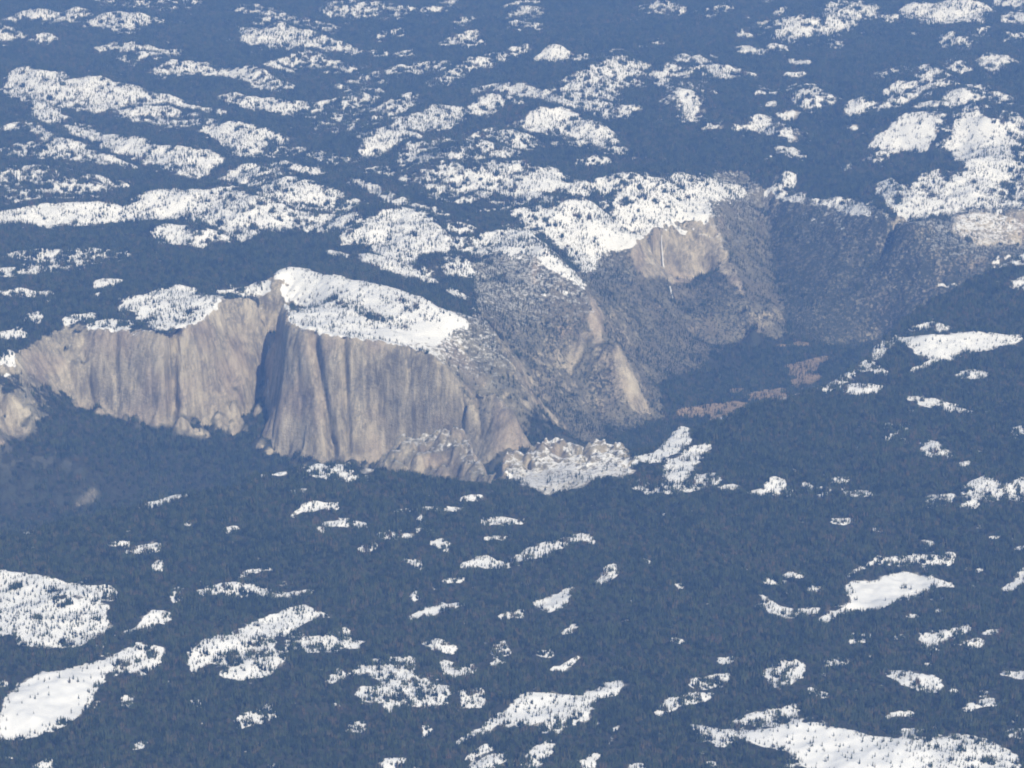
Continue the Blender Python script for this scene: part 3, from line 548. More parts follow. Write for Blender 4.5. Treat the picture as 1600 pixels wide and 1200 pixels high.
(0.25,'',[[-534,23110],[-427,22830],[-289,22610],[-288,22540],[-422,22500],[-522,22510]]),
(0.15,'',[[-507,22300],[-391,22120],[-308,22100],[-306,22010],[-389,22010],[-504,22130]]),
(0.2,'',[[-842,22450],[-795,22510],[-786,22260],[-829,22090]]),
(0.35,'',[[-358,23240],[-156,23680],[0,24190],[159,24250],[152,23040],[0,22980],[-152,23120],[-353,22890]]),
(0.35,'',[[203,23110],[333,23270],[490,23400],[590,23220],[576,22650],[476,22680],[326,22780],[201,22890]]),
(0.24,'',[[727,24520],[906,25030],[1107,25250],[1286,25550],[1476,25960],[1621,26000],[1750,25960],[1703,25160],[1573,25100],[1432,25020],[1261,24910],[1073,24340],[882,24280],[721,24250]]),
(0.25,'',[[1731,25930],[1929,26310],[2112,26420],[2099,26240],[1903,25910],[1709,25550]]),
(0.06,'',[[1443,25300],[1600,25600],[1732,25660],[1704,25190],[1576,25160],[1435,25110]]),
(0.07,'',[[2746,20680],[2874,20540],[2993,20420],[3177,20440],[3391,20500],[3553,20510],[3654,20570],[3643,20500],[3524,20330],[3350,20220],[3141,20170],[2941,20020],[2837,20250],[2727,20520]]),
(0.25,'',[[2890,20840],[3043,20950],[3211,20910],[3142,20450],[3021,20780],[2878,20740]]),
(0.3,'',[[2119,19460],[2698,23280],[2887,23590],[2643,20510],[2782,20820],[2742,20500],[2618,20290],[2442,19930],[2277,19630],[2108,19350]]),
(0.15,'',[[2724,19880],[2874,20020],[3008,20110],[2990,19980],[2863,19930],[2712,19790]]),
(0.35,'',[[2505,20100],[2586,19840],[2568,19690],[2481,19890]]),
(0.15,'',[[2289,19540],[2386,19630],[2464,19550],[2552,19590],[2528,19390],[2439,19330],[2342,19240],[2266,19330]]),
(0.18,'',[[3078,19880],[3171,19910],[3285,19870],[3262,19720],[3134,19660],[3052,19700]]),
(0.25,'',[[2648,19280],[2746,19210],[2868,19160],[2997,19150],[3054,18910],[3039,18810],[2967,18950],[2845,18990],[2735,19120],[2640,19220]]),
(0.22,'',[[2602,18170],[2685,18280],[2745,18120],[2781,18050],[2771,17980],[2726,17980],[2642,17960],[2588,18070]]),
(0.4,'',[[2554,18640],[2611,18660],[2604,18600],[2540,18520]]),
(0.3,'',[[2429,18700],[2491,18700],[2481,18620],[2418,18610]]),
(0.45,'',[[2421,18460],[2482,18460],[2470,18360],[2404,18320]]),
(0.5,'',[[2501,18610],[2526,18310],[2511,18190],[2484,18470]]),
(0.22,'',[[1290,17460],[1404,17470],[1400,17400],[1284,17370]]),
(0.2,'',[[1549,17410],[1625,17530],[1683,17550],[1662,17310],[1606,17290],[1540,17300]]),
(0.4,'',[[1443,17400],[1525,17350],[1520,17290],[1437,17330]]),
(0.4,'',[[1685,17390],[1761,17370],[1753,17280],[1676,17290]]),
(0.35,'',[[1872,17420],[1930,17410],[1907,17190],[1850,17200]]),
(0.3,'',[[2040,17410],[2187,17330],[2172,17200],[2021,17240]]),
(0.5,'',[[1800,17570],[1856,17540],[1838,17360],[1784,17400]]),
(0.5,'',[[1986,17650],[2084,17640],[2071,17520],[1969,17490]]),
(0.25,'',[[2773,17340],[2909,17470],[2983,17340],[2951,17130],[2848,17060],[2740,17110]]),
(0.22,'',[[3015,17270],[3155,17480],[3083,17040],[2991,17110]]),
(0.4,'',[[2524,17220],[2680,17230],[2669,17150],[2494,17000]]),
(0.3,'',[[2712,17050],[2808,17050],[2801,17000],[2704,16990]]),
(0.2,'',[[4033,24380],[4199,24420],[3969,22400],[3941,22220],[3822,22210],[3652,22060]]),
(0.2,'',[[3759,21810],[3893,21930],[3842,21610],[3729,21620]]),
(0.2,'',[[3512,24260],[3748,24230],[3448,21660],[3430,21530],[3745,24200],[3510,24240]]),
(0.0,'',[[3211,24400],[3258,24350],[3255,24310],[3207,24360]]),
(0.4,'',[[2811,17870],[2867,17840],[2860,17790],[2797,17770]]),
(0.35,'',[[1903,16850],[2027,16870],[2020,16800],[1899,16800]]),
(0.3,'',[[3226,18460],[3363,18730],[3309,18410],[3201,18300]]),
(0.25,'rocky',[[-860,20410],[-753,20380],[-638,20350],[-523,20310],[-490,19010],[-601,19150],[-701,18960],[-799,18940]]),
(0.05,'rocky',[[-372,20270],[-330,20200],[-293,20160],[-275,18900],[-310,18940],[-347,18880]]),
(0.08,'rocky',[[-542,18880],[-467,18940],[-404,18970],[-330,18880],[-269,18730],[-268,18630],[-328,18700],[-401,18770],[-463,18730],[-541,18800]]),
(0.1,'rocky',[[-132,18370],[-40,18230],[67,19940],[164,18320],[275,20490],[391,20550],[430,18270],[424,17990],[343,17950],[240,17820],[158,17570],[59,17590],[-40,18000],[-131,18290]]),
(0.3,'rocky',[[451,18260],[534,18300],[745,21450],[716,18230],[769,18020],[761,17820],[702,17830],[621,17800],[520,17770],[443,17920]]),
(0.07,'',[[769,18030],[943,18280],[1034,18600],[1287,21950],[1347,21800],[1133,18310],[1071,18210],[1010,18130],[930,18000],[767,17970]]),
(0.1,'',[[965,17900],[1056,18090],[1166,18240],[1271,18340],[1266,18260],[1147,17900],[1024,17490],[946,17510]]),
(0.4,'',[[945,17480],[1070,17610],[1192,17670],[1273,17690],[1261,17500],[1182,17490],[1058,17400],[937,17330]]),
(0.35,'',[[760,17790],[834,17650],[907,17520],[899,17350],[820,17320],[748,17480]]),
(0.2,'',[[1330,22010],[1481,22060],[1474,21960],[1324,21910]]),
(0.1,'',[[1579,22050],[1677,22180],[1424,18830],[1344,18760]]),
(0.15,'',[[-3329,19310],[-3300,19460],[-3241,19420],[-2795,16740],[-2841,16740],[-2885,16730]]),
(0.2,'',[[-2357,16390],[-2291,16450],[-2233,16440],[-2228,16390],[-2282,16380],[-2352,16350]]),
(0.22,'',[[-2240,16340],[-2156,16410],[-2048,16380],[-2035,16260],[-2146,16320],[-2230,16260]]),
(0.2,'',[[-2057,16070],[-2029,16120],[-1999,16110],[-1987,16000],[-2014,15980],[-2053,16030]]),
(0.1,'',[[-1535,15900],[-1485,15950],[-1413,15960],[-1411,15930],[-1481,15900],[-1531,15850]]),
(0.2,'',[[-2205,17140],[-2445,20080],[-2328,20180],[-1990,17240],[-2093,17180],[-2197,17070]]),
(0.2,'',[[-1954,16790],[-1895,16770],[-1888,16700],[-1945,16700]]),
(0.25,'',[[-1699,16700],[-1619,16730],[-1611,16640],[-1688,16580]]),
(0.3,'',[[-1725,16780],[-1714,16860],[-1705,16770],[-1722,16740]]),
(0.2,'',[[-1545,17610],[-1699,20430],[-1620,20410],[-1400,17630],[-1469,17650],[-1541,17560]]),
(0.3,'',[[-1439,20330],[-1328,20380],[-1030,17620],[-946,17520],[-939,17380],[-1023,17480],[-1141,17490],[-1244,17560]]),
(0.25,'',[[-1347,17330],[-1270,17350],[-1259,17190],[-1340,17240]]),
(0.2,'',[[-1266,17010],[-1154,17060],[-1038,17050],[-1035,16980],[-1148,16960],[-1263,16950]]),
(0.3,'',[[-1317,16910],[-1265,16980],[-1261,16920],[-1314,16860]]),
(0.22,'',[[-1150,16680],[-1082,16800],[-970,16850],[-851,16730],[-845,16620],[-964,16730],[-1076,16700],[-1145,16590]]),
(0.25,'',[[-711,17030],[-617,17090],[-611,16910],[-708,16950]]),
(0.2,'',[[-560,17110],[-463,17110],[-461,17020],[-553,16900]]),
(0.2,'',[[-405,17090],[-289,17070],[-287,17000],[-403,17020]]),
(0.4,'',[[-786,16540],[-677,16640],[-591,16530],[-589,16480],[-672,16500],[-783,16480]]),
(0.5,'',[[-566,16690],[-534,16910],[-527,16650],[-559,16480]]),
(0.18,'',[[-182,16820],[-76,16860],[68,16850],[68,16780],[-75,16750],[-181,16760]]),
(0.35,'',[[-168,16550],[-37,16590],[-37,16490],[-168,16490]]),
(0.35,'',[[-311,17260],[-175,17300],[-174,17220],[-309,17170]]),
(0.4,'',[[-949,17580],[-869,17550],[-865,17470],[-946,17510]]),
(0.35,'',[[-465,16450],[-410,16480],[-353,16410],[-351,16300],[-407,16360],[-464,16410]]),
(0.22,'',[[-625,16230],[-558,16210],[-513,16170],[-508,15980],[-553,16050],[-623,16160]]),
(0.5,'',[[-888,16330],[-777,16350],[-775,16280],[-885,16280]]),
(0.18,'',[[-299,16110],[-201,16180],[-110,16170],[-14,16060],[-14,16020],[-109,16040],[-200,16070],[-299,16060]]),
(0.22,'',[[0,16150],[73,16300],[186,16440],[319,16630],[433,16670],[489,16650],[486,16530],[431,16550],[316,16450],[184,16230],[73,16100],[0,16080]]),
(0.2,'',[[487,15890],[547,16070],[600,16140],[596,16030],[540,15860],[485,15800]]),
(0.1,'',[[735,16220],[789,16180],[787,16130],[733,16170]]),
(0.35,'',[[-397,15900],[-271,15930],[-270,15880],[-396,15850]]),
(0.4,'',[[54,15900],[90,15900],[90,15840],[54,15840]]),
(0.02,'flat',[[-562,15420],[-476,15490],[-352,15490],[-279,15520],[-278,15470],[-351,15430],[-474,15400],[-557,15280]]),
(0.12,'',[[-557,15580],[-544,15760],[-523,15770],[-518,15610],[-539,15580],[-555,15540]]),
(0.02,'flat',[[124,15620],[178,15650],[250,15750],[295,15830],[345,15830],[343,15740],[290,15540],[246,15470],[176,15450],[124,15580]]),
(0.35,'',[[-84,15400],[0,15450],[77,15430],[77,15340],[0,15340],[-83,15290]]),
(0.4,'',[[270,15190],[359,15300],[358,15230],[269,15090]]),
(0.3,'',[[928,15830],[958,15840],[955,15790],[925,15770]]),
(0.25,'',[[858,15030],[928,15050],[925,14990],[856,14980]]),
(0.17,'leftfield',[[-2870,15800],[-2758,15770],[-2641,15710],[-2549,15690],[-2455,15650],[-2300,15560],[-2202,15670],[-2184,15530],[-2275,15370],[-2424,15440],[-2511,15430],[-2562,15180],[-2636,14990],[-2730,14930]]),
(0.2,'leftfield',[[-2662,15110],[-2580,15300],[-2479,15330],[-2343,15360],[-2210,15300],[-2174,15010],[-2269,14810],[-2411,14850],[-2504,14790],[-2620,14840]]),
(0.35,'',[[-2255,15620],[-2208,15660],[-2185,15480],[-2218,15330]]),
(0.15,'',[[-2060,15030],[-2010,15190],[-1954,15310],[-1866,15330],[-1859,15260],[-1939,15170],[-1995,15060],[-2049,14950]]),
(0.015,'piste',[[-2563,13920],[-2526,14290],[-2376,14390],[-2263,14520],[-2170,14570],[-2123,14620],[-2106,14490],[-2127,14250],[-2177,13900],[-2283,13750],[-2435,13700],[-2528,13690]]),
(0.2,'',[[-2137,14580],[-2053,14710],[-1959,14770],[-1851,14770],[-1834,14610],[-1918,14420],[-2029,14510],[-2123,14470]]),
(0.2,'',[[-2634,14350],[-2588,14350],[-2572,14250],[-2623,14280]]),
(0.28,'',[[-1738,15590],[-1645,15730],[-1483,15720],[-1397,15750],[-1285,15690],[-1112,15770],[-1107,15690],[-1277,15580],[-1381,15560],[-1469,15550],[-1634,15610],[-1731,15520]]),
(0.45,'',[[-1885,15640],[-1831,15630],[-1816,15490],[-1869,15480]]),
(0.2,'midfield',[[-1691,14620],[-1629,14850],[-1541,14990],[-1411,15080],[-1321,15240],[-1223,15330],[-1139,15390],[-1065,15330],[-991,15310],[-989,15270],[-1060,15240],[-1125,15170],[-1204,15070],[-1299,14960],[-1393,14860],[-1518,14740],[-1605,14600],[-1675,14460]]),
(0.5,'',[[-1590,14790],[-1430,14900],[-1268,15000],[-1242,14660],[-1401,14560],[-1572,14600]]),
(0.22,'',[[-1510,14470],[-1398,14530],[-1279,14700],[-1208,14750],[-1202,14660],[-1260,14460],[-1390,14420],[-1506,14430]]),
(0.25,'',[[-974,14400],[-890,14610],[-879,14400],[-970,14330]]),
(0.55,'',[[-1193,14920],[-1028,15000],[-895,15070],[-885,14890],[-1016,14800],[-1183,14770]]),
(0.35,'',[[-1984,14150],[-1920,14160],[-1907,14050],[-1972,14050]]),
(0.45,'',[[-1627,14100],[-1575,14130],[-1564,14020],[-1618,14010]]),
(0.25,'',[[-1867,13590],[-1804,13660],[-1794,13580],[-1861,13540]]),
(0.4,'',[[-2303,13360],[-2223,13450],[-2206,13330],[-2293,13290]]),
(0.6,'',[[-1378,13920],[-1288,13990],[-1205,14170],[-1187,13930],[-1276,13840],[-1369,13810]]),
(0.3,'',[[-464,14940],[-392,14940],[-299,14880],[-298,14810],[-390,14820],[-462,14850]]),
(0.35,'',[[-919,15080],[-876,15110],[-871,15010],[-914,14980]]),
(0.3,'',[[-888,14940],[-794,14970],[-789,14870],[-885,14880]]),
(0.35,'',[[-845,14520],[-756,14680],[-657,14730],[-522,14710],[-511,14380],[-642,14350],[-750,14550],[-843,14480]]),
(0.25,'',[[-787,14290],[-688,14270],[-599,14360],[-592,14170],[-680,14090],[-782,14180]]),
(0.65,'',[[-652,14200],[-529,14420],[-328,14320],[-324,14120],[-518,14080],[-642,13940]]),
(0.25,'',[[-371,14740],[-303,14720],[-194,14640],[-193,14570],[-298,14450],[-368,14600]]),
(0.4,'',[[-246,14290],[-180,14320],[-136,14150],[-136,14090],[-178,14100],[-243,14130]]),
(0.5,'',[[-102,14890],[-27,14930],[-27,14810],[-101,14720]]),
(0.25,'',[[-114,14690],[-33,14740],[-33,14680],[-114,14650]]),
(0.18,'',[[194,14640],[269,14680],[320,14750],[355,14790],[354,14740],[319,14680],[268,14620],[194,14600]]),
(0.45,'',[[146,14850],[220,14850],[219,14750],[145,14750]]),
(0.13,'longridge',[[-271,13650],[-159,13850],[-64,14010],[16,14080],[48,14170],[162,14180],[276,14170],[393,14260],[495,14380],[570,14460],[566,14330],[490,14220],[389,14110],[273,13960],[159,13880],[47,13840],[16,13910],[-64,13900],[-158,13740],[-270,13610]]),
(0.3,'',[[160,13950],[263,13980],[259,13740],[158,13730]]),
(0.25,'',[[318,14150],[384,14190],[378,13930],[312,13830]]),
(0.15,'',[[-224,13500],[-141,13590],[-100,13620],[-100,13560],[-140,13520],[-224,13470]]),
(0.2,'',[[-192,13420],[-93,13510],[-25,13530],[-24,13440],[-92,13350],[-192,13380]]),
(0.22,'',[[55,13410],[125,13560],[195,13660],[193,13490],[123,13320],[55,13350]]),
(0.08,'',[[-638,13400],[-574,13420],[-522,13460],[-519,13370],[-570,13320],[-634,13310]]),
(0.1,'',[[467,13670],[501,13760],[536,13850],[533,13780],[499,13710],[465,13620]]),
(0.15,'',[[340,13390],[389,13490],[431,13530],[429,13460],[386,13360],[339,13340]]),
(0.2,'',[[574,13420],[638,13470],[633,13350],[571,13330]]),
(0.45,'',[[-815,13880],[-736,13890],[-731,13780],[-808,13750]]),
(0.4,'',[[-446,13850],[-408,13850],[-406,13760],[-444,13760]]),
(0.28,'',[[728,14060],[799,14190],[886,14280],[1033,14330],[1030,14270],[877,14120],[791,14020],[724,13980]]),
(0.22,'',[[897,13910],[960,13890],[1033,13790],[1100,13790],[1091,13660],[1018,13560],[949,13720],[891,13800]]),
(0.15,'',[[1084,14800],[1180,14810],[1173,14720],[1079,14720]]),
(0.33,'',[[1318,14560],[1389,14620],[1458,14640],[1538,14590],[1530,14510],[1431,14330],[1363,14300],[1308,14430]]),
(0.3,'',[[1648,14750],[1782,14820],[1765,14670],[1633,14600]]),
(0.25,'',[[1518,14310],[1611,14250],[1598,14130],[1510,14230]]),
(0.4,'',[[1826,15140],[1926,15110],[1915,15010],[1807,14960]]),
(0.3,'',[[2068,15090],[2119,15080],[2111,15020],[2061,15030]]),
(0.35,'',[[2200,15050],[2277,15110],[2339,15060],[2331,15000],[2235,14800],[2177,14870]]),
(0.25,'',[[2339,15060],[2490,15260],[2466,15100],[2331,15000]]),
(0.25,'',[[2406,14970],[2522,15010],[2511,14940],[2396,14900]]),
(0.4,'',[[2550,15090],[2622,15110],[2612,15040],[2540,15020]]),
(0.2,'',[[1954,14570],[2033,14540],[2115,14410],[2213,14350],[2196,14220],[2098,14270],[2011,14360],[1941,14470]]),
(0.25,'',[[2127,14670],[2210,14660],[2203,14610],[2121,14620]]),
(0.2,'',[[2285,14020],[2379,14170],[2471,14180],[2454,14070],[2360,14050],[2281,13990]]),
(0.2,'',[[1858,13910],[1947,13980],[2033,14000],[2027,13950],[1940,13920],[1854,13880]]),
(0.3,'',[[2252,14250],[2302,14280],[2294,14220],[2245,14200]]),
(0.4,'',[[2399,14310],[2446,14290],[2433,14210],[2384,14210]]),
(0.075,'clearing',[[1145,13800],[1233,13710],[1366,13780],[1507,13770],[1674,13700],[1823,13620],[1972,13560],[1930,13220],[1771,13180],[1621,13200],[1464,13310],[1344,13530],[1222,13570],[1133,13640]]),
(0.25,'clearing',[[1970,13540],[2103,13600],[2212,13700],[2320,13580],[2447,13400],[2414,13190],[2266,13220],[2148,13250],[2053,13230],[1929,13220]]),
(0.4,'',[[1254,13970],[1337,14000],[1445,14060],[1415,13730],[1316,13760],[1246,13870]]),
(0.45,'',[[1108,13940],[1240,14000],[1233,13900],[1100,13840]]),
(0.25,'',[[1929,13760],[2001,13780],[1979,13610],[1910,13610]]),
(0.35,'',[[2457,13750],[2556,13790],[2531,13640],[2436,13620]]),
(0.1,'',[[928,13370],[983,13370],[981,13330],[925,13330]]),
(0.55,'',[[927,14440],[1133,14530],[1124,14400],[922,14350]]),
(0.02,'flat',[[2545,14550],[2619,14550],[2689,14590],[2657,14400],[2599,14430],[2537,14500]]),
(0.15,'',[[1429,15920],[1560,15890],[1557,15850],[1423,15850]]),
(0.25,'',[[1559,16040],[1646,16040],[1637,15940],[1552,15960]]),
(0.2,'',[[1660,15800],[1749,15830],[1742,15750],[1655,15740]]),
(0.25,'',[[1401,15670],[1455,15580],[1519,15500],[1586,15470],[1703,15440],[1700,15410],[1580,15400],[1506,15360],[1437,15370],[1395,15580]]),
(0.35,'',[[1895,15980],[1988,16070],[2098,16230],[2206,16210],[2325,16280],[2432,16250],[2548,16290],[2534,16180],[2419,16150],[2310,16160],[2198,16140],[2091,16170],[1981,16010],[1891,15940]]),
(0.2,'',[[2395,16530],[2463,16480],[2455,16420],[2384,16440]]),
(0.1,'',[[2790,16590],[2863,16600],[2855,16550],[2784,16550]]),
(0.3,'',[[2654,16120],[2705,16150],[2697,16090],[2642,16040]]),
(0.2,'',[[1945,16810],[2027,16870],[2020,16800],[1941,16770]]),
(0.03,'flat',[[2760,15840],[2846,15950],[2950,16170],[2914,15950],[2821,15800],[2752,15790]]),
(0.05,'flat',[[2935,16440],[2994,16440],[2971,16300],[2918,16340]]),
(0.1,'',[[2160,15400],[2232,15420],[2226,15370],[2155,15360]]),
(0.15,'',[[2326,15460],[2380,15470],[2375,15430],[2318,15400]]),
(0.3,'',[[2317,15660],[2421,15640],[2415,15600],[2314,15630]])]
SNOW_MEADOW = [[1631,15270],[1716,15360],[1860,15550],[1909,15640],[1893,15690],[1878,15820],[1923,15900],[2063,15920],[2185,16030],[2281,16070],[2392,15950],[2509,15900],[2313,15760],[2154,15640],[2075,15490],[1869,15470],[1705,15250]]
BROWN_MEADOWS = [[[1264,22170],[1500,22380],[1762,22530],[1867,22460],[1541,18880],[1533,22100],[1281,22010]],
[[1823,22680],[1987,22830],[2199,22920],[1944,19350],[1770,19090],[1879,22420]],
[[2231,23580],[2460,23770],[2645,23780],[2576,23620],[2500,23380],[2508,23200],[2408,22970],[2247,22880],[2252,23220]],
[[2149,23880],[2355,24090],[2517,24100],[2512,24050],[2204,23900]],
[[1735,22870],[1895,22950],[1828,22750],[1725,22720]]]
VALLEY_ROAD = [[1840,22700],[1959,22800],[2110,22780],[2297,22870],[2511,22970]]
ROCKY = [(0.5,[[-232,23450],[186,24240],[255,23160],[667,23210],[1079,21910],[628,21570],[416,21960],[248,22470],[-49,22350]]),
(0.9,[[-3664,20570],[-3303,21270],[-3422,20730],[-3098,20310],[-2737,19880],[-2811,16790],[-3532,19530]]),
(0.15,[[-949,17580],[-917,20440],[-730,20380],[-270,20170],[-82,18240]]),
(0.12,[[-1111,20860],[-468,21150],[-242,21890],[0,21380],[144,18360],[-44,19940],[-275,20580],[-498,20350]]),
(0.12,[[-123,18300],[276,20550],[886,21360],[741,17800],[196,17450]]),
(0.5,[[686,23920],[2214,25070],[2292,23980],[1483,22930],[638,22030]]),
(0.8,[[3248,25080],[4471,25440],[3936,22250],[3651,24330]]),
(0.8,[[1757,25880],[2302,26270],[2268,24350],[1931,24220]])]
BARE = [[[609,22570],[688,23030],[702,22250],[619,22290],[586,22420]],
[[769,22330],[838,22460],[911,22110],[1034,22040],[1083,22000],[930,21890],[858,21980],[787,22090]],
[[162,23080],[213,23040],[200,22660],[159,22590]],
[[444,22190],[555,22330],[594,22310],[519,22210],[416,22000]],
[[990,24290],[1261,24940],[1730,25250],[1909,24720],[1961,24280],[1702,24880],[1490,24530],[1290,24340],[1067,24180]],
[[3835,24950],[4389,24940],[4347,24610],[3939,24500],[3687,24660]]]
SHRUBBY = [(0.4,[[1774,25790],[2080,26380],[2279,26260],[2281,25570],[2095,24240],[1982,24340],[1876,24890],[1751,25230]]),
(0.44,[[-515,21120],[-242,21890],[0,21380],[137,20390],[0,19970],[-138,20720],[-277,20780]]),
(0.38,[[-498,20340],[-391,20660],[-184,20630],[-112,19990],[-270,20130],[-385,20290]])]
GROVES = [[[-1366,21660],[-1135,21350],[-745,20990],[-719,20890],[-932,21010],[-1148,21150],[-1353,21450]],
[[-1675,21940],[-1505,21240],[-1519,21090],[-1643,21320]],
[[-903,21490],[-658,21250],[-514,21100],[-560,21070],[-751,21200]]]
GROOVES = [[-2461,-2477,949,363,20850,45,190],[-2336,-2333,969,323,20945,14,30],[-2629,-2610,786,407,20870,18,35],[-1990,-2010,1028,777,21610,18,50],[-1433,-1282,1062,207,20545,34,95],[-1561,-1519,1018,505,20695,14,25],[-1204,-1168,1017,200,20455,22,60],[-1116,-1143,1032,616,20480,12,30],[-727,-729,952,659,20405,16,40],[-1026,-1042,1032,729,20495,10,18],[-866,-859,990,554,20470,10,18],[-512,-499,855,683,20445,12,35],[-386,-340,784,793,19825,26,50],[-253,-225,709,479,20400,22,45],[-3149,-3086,735,401,20930,25,40],[-2904,-2880,835,403,21005,22,25],[1444,1463,785,475,24795,18,30],[1575,1595,817,454,25025,14,26],[1347,1351,792,518,24740,14,20],[1841,1967,818,404,24885,22,50],[1164,1179,742,594,24435,16,20],[1955,2129,856,384,25270,22,40],[714,779,472,50,21950,16,40]]
FALL_UPPER = [[1284,24960,788],[1284,24938,715],[1290,24916,635],[1295,24894,556],[1306,24872,482],[1323,24850,414]]
FALL_GULLY = [[-1834,21710,673],[-1831,21590,554],[-1823,21460,477],[-1804,21200,417]]
FALL_LOWER = [[1328,24330,490],[1337,24280,447],[1351,24230,407]]
REGIONS = {'mono':[[-2065,20923],[-1965,21149],[-1896,21489],[-1853,21777],[-1799,21893],[-1790,21954],[-1793,21915],[-1803,22058],[-1736,22289],[-1359,21975],[-958,21671],[-687,21395],[-469,21150],[-282,21197],[-267,21955],[-49,21893],[121,21704],[241,21524],[382,21320],[572,21222],[276,20426],[-180,19902],[-723,20061],[-1730,20503]],'west':[[-5522,20834],[-3950,20797],[-3667,20747],[-3520,20988],[-3425,21292],[-3321,21551],[-3053,21324],[-2733,21211],[-2602,21083],[-2478,21010],[-2294,21264],[-2168,21679],[-2129,21776],[-1967,21835],[-1806,21934],[-1790,21954],[-1799,21893],[-1853,21777],[-1896,21489],[-1965,21149],[-2187,20939],[-2298,20872],[-2448,20767],[-2562,20736],[-2807,20835],[-3148,20933],[-3279,20919],[-3424,20681],[-3617,20194],[-5413,20134]],'peaks':[[-267,21896],[-332,23147],[-208,23634],[0,23791],[166,23562],[538,23248],[771,23209],[972,23003],[1114,22698],[1183,22016],[571,21206],[382,21287],[240,21489],[121,21667],[-49,21855]],'falls':[[574,24924],[737,24831],[841,24682],[997,24474],[1151,24911],[1270,25110],[1444,25279],[1734,26034],[1822,26423],[2094,26566],[2291,26269],[2309,25263],[2301,24466],[2322,24195],[1743,23745],[1501,23212],[1123,22678],[982,23003],[781,23209],[542,23203]],'wallR':[[2291,26269],[2612,25888],[2880,25749],[3103,25243],[3419,24696],[3752,25150],[4106,25311],[4396,25049],[6593,25049],[9000,23700],[3892,23800],[3109,24107],[2674,24045],[2333,24195],[2306,24466],[2314,25263]],'spire':[[-848,19172],[-747,19351],[-600,19445],[-471,19430],[-404,19237],[-322,19470],[-246,19240],[-164,18555],[-104,18055],[-164,17835],[-246,18520],[-322,18750],[-404,18517],[-471,18710],[-600,18725],[-747,18631],[-848,18452],[-998,18872]],'ridge':[[-122,18328],[0,18609],[145,18689],[250,18820],[374,18766],[443,18537],[515,18614],[644,18784],[756,18439],[741,17800],[516,17660],[158,17540],[-39,17620]]}
NEAR_RIM = [[-4518,16622],[-3255,16719],[-2817,16829],[-2500,17026],[-2214,17214],[-2035,17358],[-1769,17445],[-1549,17649],[-1200,17792],[-958,17747],[-715,17649],[-395,17542],[-137,17429],[-122,18068],[0,18349],[145,18429],[250,18560],[374,18506],[443,18277],[515,18354],[644,18524],[756,18179],[945,18303],[1099,18739],[1158,18598],[1392,18854],[1715,19189],[2134,19517],[2410,20040],[2753,20842],[2917,21231],[3148,21555],[3363,21732],[3717,22163],[3953,22421],[4567,23071],[6265,23780]]
MEADOW_CLUMPS = [[1903, 15720, 2, 'pair at the left edge of the white meadow'], [2208, 15840, 9, 'main clump out on the white meadow'], [2243, 15800, 3, 'small trio beside the clump on the white meadow']]

# ------------------------------------------------------------------ terrain grid (pure numpy, metres)
CELL = 20.0
GX0, GX1, GY0, GY1 = -8160.0, 8160.0, 11520.0, 38400.0
NX = int((GX1 - GX0) / CELL) + 1
NY = int((GY1 - GY0) / CELL) + 1


def spectral(seed, lo, hi, beta=1.2, nx=NX, ny=NY, cell=CELL):
    """Band-limited fractal noise field, unit variance; wavelengths lo..hi in metres."""
    r = np.random.RandomState(seed)
    fx = np.fft.rfftfreq(nx, cell)[None, :]
    fy = np.fft.fftfreq(ny, cell)[:, None]
    f = np.sqrt(fx * fx + fy * fy)
    f[0, 0] = 1e-9
    amp = np.where((f > 1.0 / hi) & (f < 1.0 / lo), f ** (-beta), 0.0)
    ph = r.rand(*f.shape) * 2 * np.pi
    n = np.fft.irfft2(amp * np.exp(1j * ph), s=(ny, nx))
    return n / (n.std() + 1e-12)


def blur(a, k):
    """Separable box blur applied twice, radius k cells."""
    if k < 1:
        return a
    for ax in (0, 1, 0, 1):
        p = np.pad(a, [(k + 1, k) if i == ax else (0, 0) for i in (0, 1)], mode='edge')
        c = np.cumsum(p, axis=ax)
        n = a.shape[ax]
        w = 2 * k + 1
        if ax == 0:
            a = (c[w:w + n] - c[:n]) / w
        else:
            a = (c[:, w:w + n] - c[:, :n]) / w
    return a


def raster_lines(lines, nx, ny, cell):
    s = np.zeros((ny, nx)); c = np.zeros((ny, nx))
    for ln in lines:
        for (x0, y0, z0), (x1, y1, z1) in zip(ln[:-1], ln[1:]):
            n = int(max(abs(x1 - x0), abs(y1 - y0)) / (cell * 0.5)) + 2
            t = np.linspace(0, 1, n)
            i = np.rint((x0 + (x1 - x0) * t - GX0) / cell).astype(int)
            j = np.rint((y0 + (y1 - y0) * t - GY0) / cell).astype(int)
            ok = (i >= 0) & (i < nx) & (j >= 0) & (j < ny)
            np.add.at(s, (j[ok], i[ok]), (z0 + (z1 - z0) * t)[ok])
            np.add.at(c, (j[ok], i[ok]), 1.0)
    return s / np.maximum(c, 1), c > 0


def resize(a, ny, nx):
    yy = np.linspace(0, a.shape[0] - 1, ny); xx = np.linspace(0, a.shape[1] - 1, nx)
    j = np.minimum(yy.astype(int), a.shape[0] - 2); i = np.minimum(xx.astype(int), a.shape[1] - 2)
    fy = (yy - j)[:, None]; fx = (xx - i)[None, :]
    b = a[j][:, i] * (1 - fx) + a[j][:, i + 1] * fx
    t = a[j + 1][:, i] * (1 - fx) + a[j + 1][:, i + 1] * fx
    return b * (1 - fy) + t * fy


